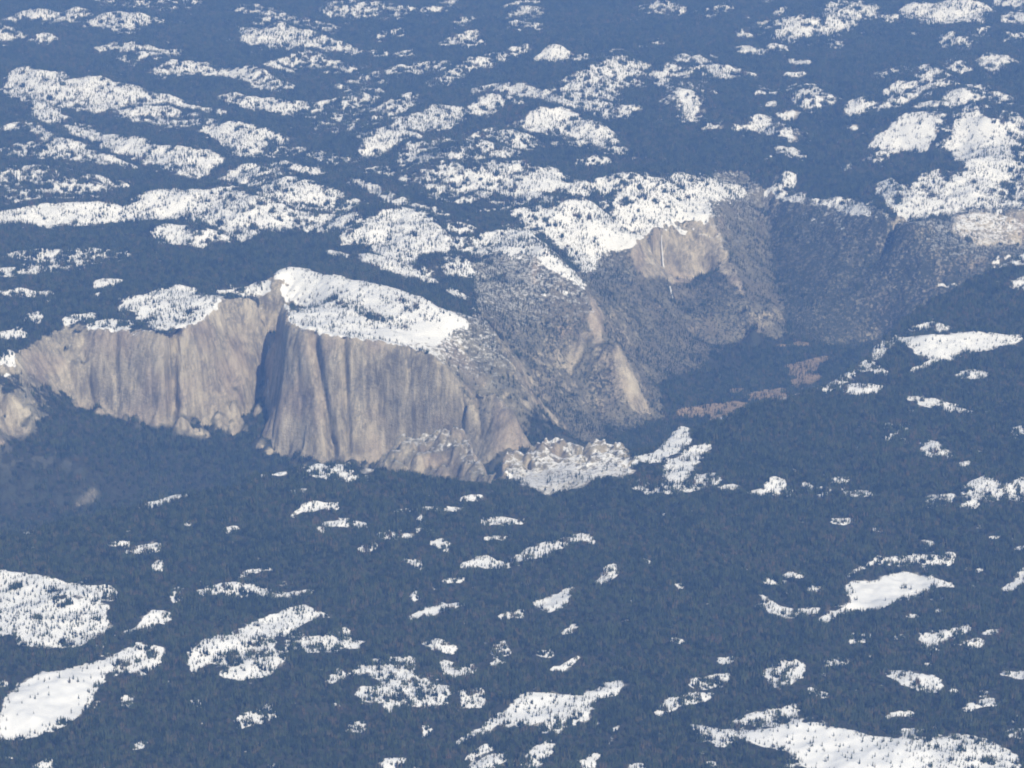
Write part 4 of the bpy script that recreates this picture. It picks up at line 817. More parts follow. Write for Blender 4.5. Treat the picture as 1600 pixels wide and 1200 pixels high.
def solve_base(lines):
    """Heights that pass through every control line and relax smoothly in between."""
    H = None
    for cell, it in ((640, 400), (320, 300), (160, 200), (80, 160), (40, 120), (20, 80)):
        nx = int((GX1 - GX0) / cell) + 1; ny = int((GY1 - GY0) / cell) + 1
        v, m = raster_lines(lines, nx, ny, cell)
        H = np.full((ny, nx), 800.0) if H is None else resize(H, ny, nx)
        H[m] = v[m]
        for _ in range(it):
            p = np.pad(H, 1, mode='edge')
            H = 0.25 * (p[:-2, 1:-1] + p[2:, 1:-1] + p[1:-1, :-2] + p[1:-1, 2:])
            H[m] = v[m]
    return blur(H, 1)


def add_bumps(H, bumps):
    """bumps: [[x, y, A, L], ...] crest lines; rises A over the land, falls off over L."""
    B = np.zeros_like(H)
    for ln in bumps:
        P = np.array(ln, float)
        R = P[:, 3].max() * 1.3
        i0 = max(int((P[:, 0].min() - R - GX0) / CELL), 0); i1 = min(int((P[:, 0].max() + R - GX0) / CELL) + 2, NX)
        j0 = max(int((P[:, 1].min() - R - GY0) / CELL), 0); j1 = min(int((P[:, 1].max() + R - GY0) / CELL) + 2, NY)
        if i1 <= i0 or j1 <= j0:
            continue
        X, Y = np.meshgrid(GX0 + np.arange(i0, i1) * CELL, GY0 + np.arange(j0, j1) * CELL)
        best = np.zeros(X.shape)
        for a, b in zip(P[:-1], P[1:]):
            dx, dy = b[0] - a[0], b[1] - a[1]
            t = np.clip(((X - a[0]) * dx + (Y - a[1]) * dy) / (dx * dx + dy * dy + 1e-6), 0, 1)
            ex, ey = X - a[0] - t * dx, Y - a[1] - t * dy
            A = a[2] + (b[2] - a[2]) * t; L = a[3] + (b[3] - a[3]) * t
            d = np.hypot(ex, ey) / (L * np.where(ey > 0, 0.8, 1.05) + 1)
            q = np.clip(1 - d, 0, 1)
            best = np.maximum(best, A * q * q * (3 - 2 * q))
        s = B[j0:j1, i0:i1]
        m = np.maximum(s, best)
        B[j0:j1, i0:i1] = m + 0.25 * np.minimum(s, best)
    return H + blur(B, 1)


def slope_of(H):
    gy, gx = np.gradient(H, CELL)
    return gx, gy, np.hypot(gx, gy)


def full_height(lines, bumps, crags):
    H = solve_base(lines)
    _, _, s0 = slope_of(H)
    flat = blur(np.clip(1.15 - s0, 0.15, 1.0), 2)
    H = add_bumps(H, bumps)
    YY = (GY0 + np.arange(NY) * CELL)[:, None]
    far = np.clip((YY - 21800) / 3500, 0, 1)
    valley = np.clip((H - 60) / 350, 0.08, 1)
    n1 = spectral(11, 240, 1100, 1.5); n2 = spectral(12, 60, 240, 1.3); n3 = spectral(13, 40, 90, 0.8)
    n4 = spectral(14, 150, 500, 1.2)
    ridge = 1 - np.abs(n4) * 1.2
    H = H + flat * valley * (n1 * (10 + 4 * far) + n2 * (1.9 + 0.9 * far) + n3 * 0.6 + ridge * (3 + 2 * far))
    hollow = np.clip((blur(H, 9) - H - 25) / 90, 0, 1) * np.clip((33.0 + H) / 60, 0, 1) * np.clip((23600 - YY) / 600, 0, 1)
    H = H + hollow * np.clip(n4 + 0.5 * n2, 0, 2.2) * 42
    rough = np.clip((s0 - 0.55) * 1.5, 0, 1) * valley
    H = H + rough * (n2 * 9 + n3 * 5)
    X, Y = np.meshgrid(GX0 + np.arange(NX) * CELL, GY0 + np.arange(NY) * CELL)
    crag = np.zeros_like(H)
    for k, poly in crags:
        crag[inside(poly, X, Y)] = k
    H = H + blur(crag, 3) * (n2 * 16 + n3 * 7 + (1 - np.abs(n4) * 1.3) * 14)
    return H


def sample(F, x, y):
    u = np.clip((np.asarray(x, float) - GX0) / CELL, 0, NX - 1.001); v = np.clip((np.asarray(y, float) - GY0) / CELL, 0, NY - 1.001)
    i = u.astype(int); j = v.astype(int); fx = u - i; fy = v - j
    return (F[j, i] * (1 - fx) + F[j, i + 1] * fx) * (1 - fy) + (F[j + 1, i] * (1 - fx) + F[j + 1, i + 1] * fx) * fy


def sample3(F, x, y):
    """Catmull-Rom sampling of the grid."""
    u = np.clip((np.asarray(x, float) - GX0) / CELL, 1, NX - 2.001); v = np.clip((np.asarray(y, float) - GY0) / CELL, 1, NY - 2.001)
    i = u.astype(int); j = v.astype(int); fx = u - i; fy = v - j

    def w(t):
        return (-0.5 * t + t * t - 0.5 * t ** 3, 1 - 2.5 * t * t + 1.5 * t ** 3, 0.5 * t + 2 * t * t - 1.5 * t ** 3, -0.5 * t * t + 0.5 * t ** 3)
    wx, wy = w(fx), w(fy)
    out = 0.0
    for a in range(4):
        row = 0.0
        for b in range(4):
            row = row + wx[b] * F[np.minimum(j + a - 1, NY - 1), np.minimum(i + b - 1, NX - 1)]
        out = out + wy[a] * row
    return out


def inside(poly, X, Y):
    """Even-odd point in polygon, vectorised."""
    c = np.zeros(np.shape(X), bool)
    n = len(poly)
    for k in range(n):
        x0, y0 = poly[k][:2]; x1, y1 = poly[(k + 1) % n][:2]
        if y0 == y1:
            continue
        m = (y0 > Y) != (y1 > Y)
        c ^= m & (X < (x1 - x0) * (Y - y0) / (y1 - y0) + x0)
    return c



# ------------------------------------------------------------------ helpers
def tag(o, label=None, cat=None, group=None, kind=None):
    if label: o['label'] = label
    if cat: o['category'] = cat
    if group: o['group'] = group
    if kind: o['kind'] = kind
    return o


def mesh_np(name, co, quads, mats, smooth=True, attrs=None):
    """Mesh from numpy vertices and an (n, 3|4) face array."""
    me = bpy.data.meshes.new(name)
    n, k = quads.shape
    me.vertices.add(len(co)); me.vertices.foreach_set('co', np.ascontiguousarray(co, np.float32).ravel())
    me.loops.add(n * k); me.loops.foreach_set('vertex_index', np.ascontiguousarray(quads, np.int32).ravel())
    me.polygons.add(n)
    me.polygons.foreach_set('loop_start', np.arange(0, n * k, k, dtype=np.int32))
    me.polygons.foreach_set('loop_total', np.full(n, k, np.int32))
    for m in mats:
        me.materials.append(m)
    for an, av in (attrs or {}).items():
        a = me.attributes.new(an, 'FLOAT', 'POINT')
        a.data.foreach_set('value', np.ascontiguousarray(av, np.float32))
    me.update(calc_edges=True)
    if smooth:
        me.polygons.foreach_set('use_smooth', np.ones(n, bool))
    return me


LAT = np.random.RandomState(5).rand(32, 32, 32).astype(np.float32) * 2 - 1


def vnoise(x, y, z):
    """Smooth value noise on a wrapped lattice."""
    xi = np.floor(x).astype(int); yi = np.floor(y).astype(int); zi = np.floor(z).astype(int)
    fx = x - xi; fy = y - yi; fz = z - zi
    fx = fx * fx * (3 - 2 * fx); fy = fy * fy * (3 - 2 * fy); fz = fz * fz * (3 - 2 * fz)
    out = 0.0
    for a in (0, 1):
        for b in (0, 1):
            for c in (0, 1):
                out = out + (fx if a else 1 - fx) * (fy if b else 1 - fy) * (fz if c else 1 - fz) * LAT[(xi + a) & 31, (yi + b) & 31, (zi + c) & 31]
    return out


class NT:
    """Small node-tree helper."""
    def __init__(self, mat):
        self.t = mat.node_tree; self.n = self.t.nodes; self.l = self.t.links

    def new(self, kind, **kw):
        nd = self.n.new(kind)
        for k, v in kw.items():
            setattr(nd, k, v)
        return nd

    def put(self, sock, v):
        if isinstance(v, bpy.types.NodeSocket):
            self.l.new(v, sock)
        else:
            sock.default_value = v

    def math(self, op, a, b=None, clamp=False):
        nd = self.new('ShaderNodeMath', operation=op, use_clamp=clamp)
        self.put(nd.inputs[0], a)
        if b is not None:
            self.put(nd.inputs[1], b)
        return nd.outputs[0]

    def attr(self, name):
        return self.new('ShaderNodeAttribute', attribute_name=name).outputs['Fac']

    def noise(self, vec, scale, detail=3.0, rough=0.55):
        nd = self.new('ShaderNodeTexNoise')
        self.l.new(vec, nd.inputs['Vector'])
        nd.inputs['Scale'].default_value = scale; nd.inputs['Detail'].default_value = detail; nd.inputs['Roughness'].default_value = rough
        return nd.outputs['Fac']

    def scaled(self, vec, s):
        nd = self.new('ShaderNodeVectorMath', operation='MULTIPLY')
        self.l.new(vec, nd.inputs[0]); nd.inputs[1].default_value = s
        return nd.outputs[0]

    def ramp(self, fac, stops):
        nd = self.new('ShaderNodeValToRGB')
        el = nd.color_ramp.elements
        while len(el) < len(stops):
            el.new(0.5)
        for e, (p, c) in zip(el, stops):
            e.position = p; e.color = (*c, 1.0)
        self.l.new(fac, nd.inputs[0])
        return nd.outputs[0]

    def mix(self, fac, a, b):
        nd = self.new('ShaderNodeMix', data_type='RGBA')
        self.put(nd.inputs[0], fac)
        self.put(nd.inputs[6], a if isinstance(a, bpy.types.NodeSocket) else (*a, 1.0))
        self.put(nd.inputs[7], b if isinstance(b, bpy.types.NodeSocket) else (*b, 1.0))
        return nd.outputs[2]

    def step(self, v, lo, hi):
        nd = self.new('ShaderNodeMapRange', interpolation_type='SMOOTHSTEP')
        self.put(nd.inputs[0], v)
        nd.inputs[1].default_value = lo; nd.inputs[2].default_value = hi
        return nd.outputs[0]


def new_mat(name, rough=0.85, spec=0.2):
    m = bpy.data.materials.new(name)
    m.use_nodes = True
    b = m.node_tree.nodes['Principled BSDF']
    b.inputs['Roughness'].default_value = rough
    b.inputs['Specular IOR Level'].default_value = spec
    return m, NT(m), b


# ------------------------------------------------------------------ materials
def make_ground():
    m, t, b = new_mat('granite_snow_and_forest_floor_shade', 0.9, 0.15)
    pos = t.new('ShaderNodeNewGeometry')
    P = pos.outputs['Position']
    nz = t.new('ShaderNodeSeparateXYZ'); t.l.new(pos.outputs['Normal'], nz.inputs[0])
    up = nz.outputs[2]
    # granite: broad patches, vertical water streaks, fine grain
    broad = t.noise(P, 1 / 260.0, 4.0, 0.6)
    streak = t.noise(t.scaled(P, (1 / 26.0, 1 / 26.0, 1 / 420.0)), 1.0, 4.0, 0.65)
    wide = t.noise(t.scaled(P, (1 / 95.0, 1 / 95.0, 1 / 700.0)), 1.0, 3.0, 0.6)
    grain = t.noise(P, 1 / 18.0, 4.0, 0.7)
    tone = t.math('ADD', t.math('MULTIPLY', streak, 0.34), t.math('MULTIPLY', wide, 0.30))
    tone = t.math('ADD', tone, t.math('MULTIPLY', broad, 0.28))
    tone = t.math('ADD', tone, t.math('MULTIPLY', grain, 0.08))
    rock = t.ramp(tone, [(0.35, (0.095, 0.087, 0.074)), (0.43, (0.205, 0.182, 0.14)), (0.50, (0.385, 0.338, 0.255)), (0.61, (0.60, 0.54, 0.42))])
    hue = t.noise(P, 1 / 420.0, 2.0, 0.5)
    thin = t.noise(t.scaled(P, (1 / 13.0, 1 / 13.0, 1 / 260.0)), 1.0, 5.0, 0.72)
    where = t.noise(t.scaled(P, (1 / 150.0, 1 / 150.0, 1 / 190.0)), 1.0, 3.0, 0.6)
    stain = t.math('MULTIPLY', t.step(thin, 0.47, 0.60), t.step(where, 0.44, 0.62))
    rock = t.mix(t.math('MULTIPLY', stain, 0.6), rock, (0.115, 0.112, 0.108))
    slab = t.math('MULTIPLY', t.step(t.noise(t.scaled(P, (1 / 70.0, 1 / 70.0, 1 / 120.0)), 1.0, 4.0, 0.6), 0.56, 0.68), 0.5)
    rock = t.mix(slab, rock, (0.58, 0.505, 0.38))
    rock = t.mix(t.step(hue, 0.45, 0.65), rock, t.mix(0.4, rock, (0.34, 0.26, 0.215)))
    # joints: dark lines along two slanting directions and down the face
    for ang, sx, sz, lo in ((0.55, 1 / 300.0, 1 / 60.0, 0.93), (-0.25, 1 / 60.0, 1 / 420.0, 0.92)):
        mp = t.new('ShaderNodeMapping')
        t.l.new(P, mp.inputs['Vector']); mp.inputs['Rotation'].default_value = (0.0, ang, 0.0)
        jn = t.noise(t.scaled(mp.outputs[0], (sx, 1 / 120.0, sz)), 1.0, 2.5, 0.6)
        line = t.math('SUBTRACT', 1.0, t.math('MULTIPLY', t.math('ABSOLUTE', t.math('SUBTRACT', jn, 0.5)), 2.0))
        line = t.math('MULTIPLY', t.step(line, lo, 0.985), t.step(where, 0.40, 0.58))
        rock = t.mix(t.math('MULTIPLY', line, 0.34), rock, (0.13, 0.122, 0.11))
    # scrub and lichen on the less steep rock, plus shade painted over the right wall
    sfine = t.noise(P, 1 / 26.0, 5.0, 0.75)
    scrub = t.math('MULTIPLY', t.step(t.math('ADD', up, t.math('MULTIPLY', t.noise(P, 1 / 55.0, 5.0, 0.7), 0.9)), 0.86, 1.04), t.attr('scrub'))
    shrubs_and_shade = t.step(t.math('ADD', sfine, t.math('MULTIPLY', t.math('SUBTRACT', t.attr('brush_and_shade'), 0.5), 0.5)), 0.5, 0.64)
    shrubs_and_shade = t.math('MULTIPLY', shrubs_and_shade, t.step(t.attr('brush_and_shade'), 0.05, 0.3))
    scrub = t.math('MAXIMUM', scrub, shrubs_and_shade)
    rock = t.mix(scrub, rock, (0.052, 0.058, 0.042))
    # forest floor, its dark colour taking in the shade under dense trees
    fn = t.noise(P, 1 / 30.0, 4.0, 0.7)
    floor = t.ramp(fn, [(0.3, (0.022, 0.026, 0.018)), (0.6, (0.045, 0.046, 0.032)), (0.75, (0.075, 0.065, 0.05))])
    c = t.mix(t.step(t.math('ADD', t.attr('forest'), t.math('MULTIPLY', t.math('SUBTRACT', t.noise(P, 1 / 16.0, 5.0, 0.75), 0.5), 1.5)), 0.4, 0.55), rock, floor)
    # winter meadow grass
    mn = t.noise(P, 1 / 40.0, 4.0, 0.6)
    grass = t.ramp(mn, [(0.3, (0.15, 0.12, 0.075)), (0.5, (0.29, 0.215, 0.14)), (0.72, (0.38, 0.30, 0.20))])
    c = t.mix(t.step(t.math('ADD', t.attr('meadow'), t.math('MULTIPLY', t.math('SUBTRACT', mn, 0.5), 0.8)), 0.4, 0.6), c, grass)
    # snow: cleared ground, and ledges where it can lie
    edge = t.noise(P, 1 / 45.0, 4.0, 0.7)
    s1 = t.step(t.math('ADD', t.attr('snow'), t.math('MULTIPLY', t.math('SUBTRACT', edge, 0.5), 0.9)), 0.42, 0.56)
    ledge = t.math('ADD', up, t.math('MULTIPLY', t.math('SUBTRACT', t.noise(P, 1 / 28.0, 5.0, 0.75), 0.5), 1.5))
    s2 = t.math('MULTIPLY', t.step(ledge, 0.84, 0.94), t.attr('dust'))
    snow_f = t.math('MAXIMUM', s1, s2)
    sn = t.noise(P, 1 / 120.0, 3.0, 0.5)
    snow = t.ramp(sn, [(0.3, (0.74, 0.745, 0.745)), (0.7, (0.86, 0.855, 0.84))])
    c = t.mix(snow_f, c, snow)
    t.l.new(c, b.inputs['Base Color'])
    bump = t.new('ShaderNodeBump')
    bump.inputs['Strength'].default_value = 1.0
    bump.inputs['Distance'].default_value = 1.0
    hgt = t.math('ADD', t.math('MULTIPLY', wide, 10.0), t.math('MULTIPLY', grain, 9.0))
    hgt = t.math('MULTIPLY', hgt, t.attr('cliff'))
    hgt = t.math('ADD', hgt, t.math('MULTIPLY', edge, 3.0))
    t.l.new(hgt, bump.inputs['Height'])
    t.l.new(bump.outputs[0], b.inputs['Normal'])
    return m


def make_needles():
    m, t, b = new_mat('conifer_needles', 0.8, 0.15)
    rnd = t.new('ShaderNodeObjectInfo').outputs['Random']
    P = t.new('ShaderNodeNewGeometry').outputs['Position']
    broad = t.math('ADD', t.math('MULTIPLY', t.noise(P, 1 / 150.0, 4.0, 0.65), 0.55), t.math('MULTIPLY', t.noise(P, 1 / 800.0, 3.0, 0.6), 0.45))
    v = t.math('ADD', t.math('MULTIPLY', rnd, 0.45), t.math('MULTIPLY', broad, 0.55))
    c = t.ramp(v, [(0.22, (0.008, 0.013, 0.009)), (0.42, (0.024, 0.037, 0.020)), (0.62, (0.058, 0.076, 0.036)), (0.76, (0.100, 0.076, 0.050))])
    t.l.new(c, b.inputs['Base Color'])
    return m


def make_bark():
    m, t, b = new_mat('conifer_bark', 0.9, 0.1)
    P = t.new('ShaderNodeTexCoord').outputs['Object']
    c = t.ramp(t.noise(P, 0.8, 3.0), [(0.3, (0.045, 0.030, 0.022)), (0.7, (0.11, 0.075, 0.055))])
    t.l.new(c, b.inputs['Base Color'])
    return m


def make_water():
    m, t, b = new_mat('falling_water', 0.6, 0.3)
    P = t.new('ShaderNodeNewGeometry').outputs['Position']
    c = t.ramp(t.noise(t.scaled(P, (0.25, 0.25, 0.02)), 1.0, 3.0), [(0.35, (0.62, 0.65, 0.68)), (0.6, (0.88, 0.89, 0.90))])
    t.l.new(c, b.inputs['Base Color'])
    return m


def make_road():
    m, t, b = new_mat('road_surface', 0.9, 0.2)
    P = t.new('ShaderNodeNewGeometry').outputs['Position']
    c = t.ramp(t.noise(P, 0.05, 3.0), [(0.3, (0.26, 0.24, 0.22)), (0.7, (0.38, 0.36, 0.33))])
    t.l.new(c, b.inputs['Base Color'])
    return m


M_GROUND, M_NEEDLE, M_BARK, M_WATER, M_ROAD = make_ground(), make_needles(), make_bark(), make_water(), make_road()

# ------------------------------------------------------------------ terrain heights and cover
H = full_height(CONTROL, CRESTS, CRAGS)
GXG, GYG, SLOPE = slope_of(H)

FC = 10.0                                  # cover maps are twice as fine as the height grid
FNX, FNY = (NX - 1) * 2 + 1, (NY - 1) * 2 + 1


def fill(target, poly, value, mode='set'):
    P = np.array(poly, float)
    i0 = max(int((P[:, 0].min() - GX0) / FC) - 1, 0); i1 = min(int((P[:, 0].max() - GX0) / FC) + 2, FNX)
    j0 = max(int((P[:, 1].min() - GY0) / FC) - 1, 0); j1 = min(int((P[:, 1].max() - GY0) / FC) + 2, FNY)
    if i1 <= i0 or j1 <= j0:
        return
    X, Y = np.meshgrid(GX0 + np.arange(i0, i1) * FC, GY0 + np.arange(j0, j1) * FC)
    wx = WARPX[j0:j1, i0:i1]; wy = WARPY[j0:j1, i0:i1]
    k = inside(poly, X + wx, Y + wy)
    sub = target[j0:j1, i0:i1]
    if mode == 'set':
        sub[k] = value
    elif mode == 'min':
        sub[k] = np.minimum(sub[k], value)
    else:
        sub[k] *= value


def up2(a):
    return resize(a, FNY, FNX)


WARPX = up2(spectral(21, 60, 400, 1.2)) * 8.0
WARPY = up2(spectral(22, 60, 400, 1.2)) * 9.0
HF, SF = up2(H), up2(SLOPE)
YF = (GY0 + np.arange(FNY) * FC)[:, None]
XF = (GX0 + np.arange(FNX) * FC)[None, :]
grove = up2(spectral(23, 50, 260, 0.9))
broad = up2(spectral(24, 300, 1400, 1.2))

trees = np.ones((FNY, FNX))                 # 1 = closed forest
opened = np.zeros((FNY, FNX))               # 1 = snow ground in the open
for d, name, poly in CLEARINGS:
    away = poly[0][1] > 22000
    fill(trees, poly, (d * 1.5 if away else d) if d < 0.1 else min(d * (1.75 if away else 1.6), 0.6), 'min')
    fill(opened, poly, 0.43 if name == 'rocky' else 1.0)
# odd small gaps in the forest of the snowy uplands
snowy = np.clip((HF - 640) / 160, 0, 1)
gap = (grove + 0.35 * broad > np.where(YF > 22000, 1.8, 2.1)) & (snowy > 0.8)
trees = np.where(gap, np.minimum(trees, 0.35), trees)
opened = np.where(gap, np.maximum(opened, 0.75), opened)
SXH, SYH = to_sun.x / math.hypot(to_sun.x, to_sun.y), to_sun.y / math.hypot(to_sun.x, to_sun.y)
aspect = up2(blur(GXG * -SXH + GYG * -SYH, 1))
high = np.clip((HF - 930) / 120, 0, 1) * np.clip((YF - 22200) / 1200, 0, 1)
beside = np.clip(blur(opened, 24) * 2.8 - 0.2, 0, 1)
sunny = np.clip(((aspect + 0.05 * grove + 0.04 * broad) - 0.15) / 0.12, 0, 1) * high * beside * (opened < 0.5)
trees = trees * (1 - 0.52 * sunny)
opened = np.maximum(opened, 0.78 * sunny)
fleck = np.clip((grove - 1.0) / 0.8, 0, 1) * snowy * (opened < 0.3)
trees = trees * (1 - 0.42 * fleck)
opened = np.maximum(opened, 0.6 * fleck)
for d, poly in ROCKY:
    fill(trees, poly, d, 'mul')
meadow = np.zeros((FNY, FNX))
for poly in BROWN_MEADOWS:
    fill(meadow, poly, 1.0); fill(trees, poly, 0.2, 'min')
crack = up2(spectral(25, 40, 150, 0.7))
tall = np.zeros((FNY, FNX))
fill(tall, REGIONS['wallR'], 0.5)
brush_and_shade = np.zeros((FNY, FNX))
fill(brush_and_shade, REGIONS['peaks'], 0.60); fill(brush_and_shade, REGIONS['falls'], 0.61); fill(brush_and_shade, REGIONS['wallR'], 0.77)  # the right wall's dark scrub also paints in the shade on its face
for k_, poly in SHRUBBY:
    fill(brush_and_shade, poly, k_)
slabs = np.zeros((FNY, FNX))
for poly in BARE:
    fill(slabs, poly, 1.0); fill(brush_and_shade, poly, 0.0); fill(trees, poly, 0.06, 'min')
for poly in GROVES:
    fill(trees, poly, 0.55)
brush_and_shade = np.where(brush_and_shade > 0.3, np.clip(brush_and_shade + 0.05 * up2(spectral(27, 80, 500, 1.1)), 0.48, 1), brush_and_shade)
brush_and_shade = blur(brush_and_shade, 1)
WARPX *= 0.25; WARPY *= 0.25
fill(trees, SNOW_MEADOW, 0.0); fill(opened, SNOW_MEADOW, 1.0)
halo = np.clip(blur(opened, 8) * 1.7, 0, 1) * (opened < 0.4) * np.clip(0.75 + 0.35 * grove, 0, 1)
trees = trees * (1 - 0.55 * halo)
opened = np.maximum(opened, 0.68 * halo)
soft = 0.6 * blur(trees, 1) + 0.4 * blur(trees, 3)
# groves and glades inside the clearings
soft = np.where(soft < 0.9, np.clip(soft * np.exp(0.5 * grove), 0, 1.3), soft)
steep = np.clip((1.3 + tall - SF + 0.25 * crack) / 0.8, 0, 1)
density = np.maximum(soft * steep, brush_and_shade * np.clip((2.6 - SF) / 1.2, 0, 1) * np.clip(0.46 + 0.18 * grove + 0.12 * crack, 0, 0.64) * (opened < 0.3) * (brush_and_shade > 0.47))
density = np.where(brush_and_shade > 0.47, np.minimum(density, 0.44 + 0.4 * np.clip(0.75 - SF, 0, 1)), density)
opened = blur(opened, 1) * np.clip((HF - 250) / 200, 0, 1) * np.clip((1.5 - SF) / 0.4, 0, 1)
upland = np.clip((HF - 950) / 150, 0, 1) * np.clip((YF - 22200) / 1500, 0, 1)
opened = np.maximum(opened, upland * (0.31 + 0.07 * broad))  # thin snow among far trees, raised to paint in paler haze as well
meadow = blur(meadow, 2)
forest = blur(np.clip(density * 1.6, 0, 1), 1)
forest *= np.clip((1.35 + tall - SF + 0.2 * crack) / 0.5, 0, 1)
forest = np.where(brush_and_shade > 0.2, np.minimum(forest, 0.2 + 0.35 * np.clip(1.0 - SF, 0, 1)), forest)
dust = np.clip((HF - 560) / 380, 0, 1) * np.clip((1.25 - forest * 2.2), 0, 1)


def fsample(F, x, y):
    u = np.clip((np.asarray(x, float) - GX0) / FC, 0, FNX - 1.001); v = np.clip((np.asarray(y, float) - GY0) / FC, 0, FNY - 1.001)
    i = u.astype(int); j = v.astype(int); fx = u - i; fy = v - j
    return (F[j, i] * (1 - fx) + F[j, i + 1] * fx) * (1 - fy) + (F[j + 1, i] * (1 - fx) + F[j + 1, i + 1] * fx) * fy


# ------------------------------------------------------------------ terrain mesh
rows = np.concatenate([np.arange(11900, 17000, 16.0), np.arange(17000, 19300, 11.0), np.arange(19300, 23000, 7.0), np.arange(23000, 26000, 8.5), np.arange(26000, 37600, 26.0)])
fan = np.linspace(-0.212, 0.212, 701)
UX, VY = np.meshgrid(fan, rows)
X = UX * VY
Y = VY.copy()
Z = sample3(H, X, Y)
sl = sample(SLOPE, X, Y)
gx, gy = sample(GXG, X, Y), sample(GYG, X, Y)
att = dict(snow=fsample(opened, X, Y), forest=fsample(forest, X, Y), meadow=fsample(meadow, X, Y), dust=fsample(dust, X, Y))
w = np.clip((sl - 0.8) / 0.9, 0, 1)
att['cliff'] = np.clip((sl - 0.5) / 0.6, 0, 1) * (1 - 0.9 * att['snow'])
att['brush_and_shade'] = fsample(brush_and_shade, X, Y)
att['scrub'] = np.clip(1.3 - w, 0, 1) * np.where(att['brush_and_shade'] > 0.3, 0.62, np.clip(1.2 - Z / 1000.0, 0, 1) * (1 - fsample(slabs, X, Y)))
k = w > 0.01
kx, ky, kz = X[k], Y[k], Z[k]
hn = np.hypot(gx[k], gy[k]) + 1e-6
push = 34 * vnoise(kx / 230, ky / 230, kz / 300) + 3 * (1 - 2 * np.abs(vnoise(kx / 85 + 7, ky / 85, kz / 380))) + 3 * vnoise(kx / 26, ky / 26 + 3, kz / 90) + 5 * vnoise(kx / 30, ky / 30, kz / 40)
X[k] += -gx[k] / hn * push * w[k]
Y[k] += -gy[k] / hn * push * w[k]
for xt, xb, zt, zb, ym, gw_, dep in GROOVES:
    m = (np.abs(VY - ym) < 420) & (np.abs(UX * VY - (xt + xb) * 0.5) < 700) & (w > 0.05)
    tz = np.clip((zt + 40 - Z[m]) / max(zt + 40 - zb, 1), -0.3, 1.3)
    xc = xt + (xb - xt) * np.clip(tz, 0, 1)
    xc = xc + 10 * vnoise(Z[m] / 70, Z[m] * 0, Z[m] * 0)
    fade = np.clip(1.25 - np.abs(tz - 0.5) * 1.5, 0, 1)
    Y[m] += (0.8 if gw_ > 21 else 0.4) * dep * np.exp(-((X[m] - xc) / gw_) ** 2) * np.clip(fade * 1.6, 0, 1) * w[m]

nr, nc = X.shape
co = np.stack([X, Y, Z], -1).reshape(-1, 3)
idx = np.arange(nr * nc).reshape(nr, nc)
quads = np.stack([idx[:-1, :-1], idx[:-1, 1:], idx[1:, 1:], idx[1:, :-1]], -1).reshape(-1, 4)
cx = (UX * VY)[:-1, :-1].ravel() + 6
cy = VY[:-1, :-1].ravel() + 5
cz = Z[:-1, :-1].ravel()

rim_x = np.array([p[0] for p in NEAR_RIM], float); rim_y = np.array([p[1] for p in NEAR_RIM], float)
o_ = np.argsort(rim_x)
near = cy < np.interp(cx, rim_x[o_], rim_y[o_]) + 60
north = np.interp(cx, [p[0] for p in REGIONS['west']], [p[1] for p in REGIONS['west']]) * 0
label = np.where(near, 0, np.where(cz > 560, 2, 1))
names = ['near_plateau_ground', 'valley_floor', 'highland_ground']
things = [
    ('west', 'granite_cliff', 'long brown granite cliff with a deep dark cleft, left of the sheer monolith', 'cliff'),
    ('mono', 'granite_monolith', 'huge sheer granite monolith with smooth snowy sloping top above fluted tan face', 'cliff'),
    ('peaks', 'granite_peak', 'stepped rocky peak with pale slabs between the monolith and the waterfall', 'mountain'),
    ('falls', 'granite_cliff', 'granite cliff with the thin white waterfall and ledges below it', 'cliff'),
    ('wallR', 'granite_cliff', 'dim blue forested valley wall right of the waterfall', 'cliff'),
    ('spire', 'granite_spire', 'dark knobbly rock spires dusted with snow in front of the monolith foot', 'rock'),
    ('ridge', 'granite_ridge', 'jagged snow streaked rock ridge at the near rim of the valley', 'rock'),
]
for n_, (key, *_r) in enumerate(things):
    label[inside(REGIONS[key], cx, cy) & (~near | (key in ('spire', 'ridge')))] = 3 + n_
grounds = {'snow_meadow': SNOW_MEADOW, 'snow_slope': [p for d, nm, p in CLEARINGS if nm == 'piste'][0]}
for n_, poly in enumerate(grounds.values()):
    label[inside(poly, cx, cy)] = 20 + n_

terrain = {}
for lab in np.unique(label):
    q = quads[label == lab]
    u, inv = np.unique(q, return_inverse=True)
    v = co[u]
    a = {n: f.reshape(-1)[u] for n, f in att.items()}
    if lab < 3:
        nm, lb, ct = names[lab], None, None
    elif lab >= 20:
        nm, lb, ct = list(grounds)[lab - 20], None, None
    else:
        _, nm, lb, ct = things[lab - 3]
    org = np.array([v[:, 0].mean(), v[:, 1].mean(), v[:, 2].min()]).round()
    ob = bpy.data.objects.new(nm, mesh_np(nm, v - org, inv.reshape(q.shape), [M_GROUND], True, a))
    ob.location = org
    col.objects.link(ob)
    if lb:
        tag(ob, lb, ct)
    else:
        tag(ob, {'near_plateau_ground': 'dark forested plateau with snow clearings in front of the valley', 'valley_floor': 'deep dim valley floor with brown meadows below the cliffs',
                 'highland_ground': 'snow patched forested high country beyond the cliffs', 'snow_meadow': 'bright white open snow meadow with two tiny tree clumps',
                 'snow_slope': 'smooth white treeless snow slope at the lower left edge'}[nm], 'terrain', kind='structure')

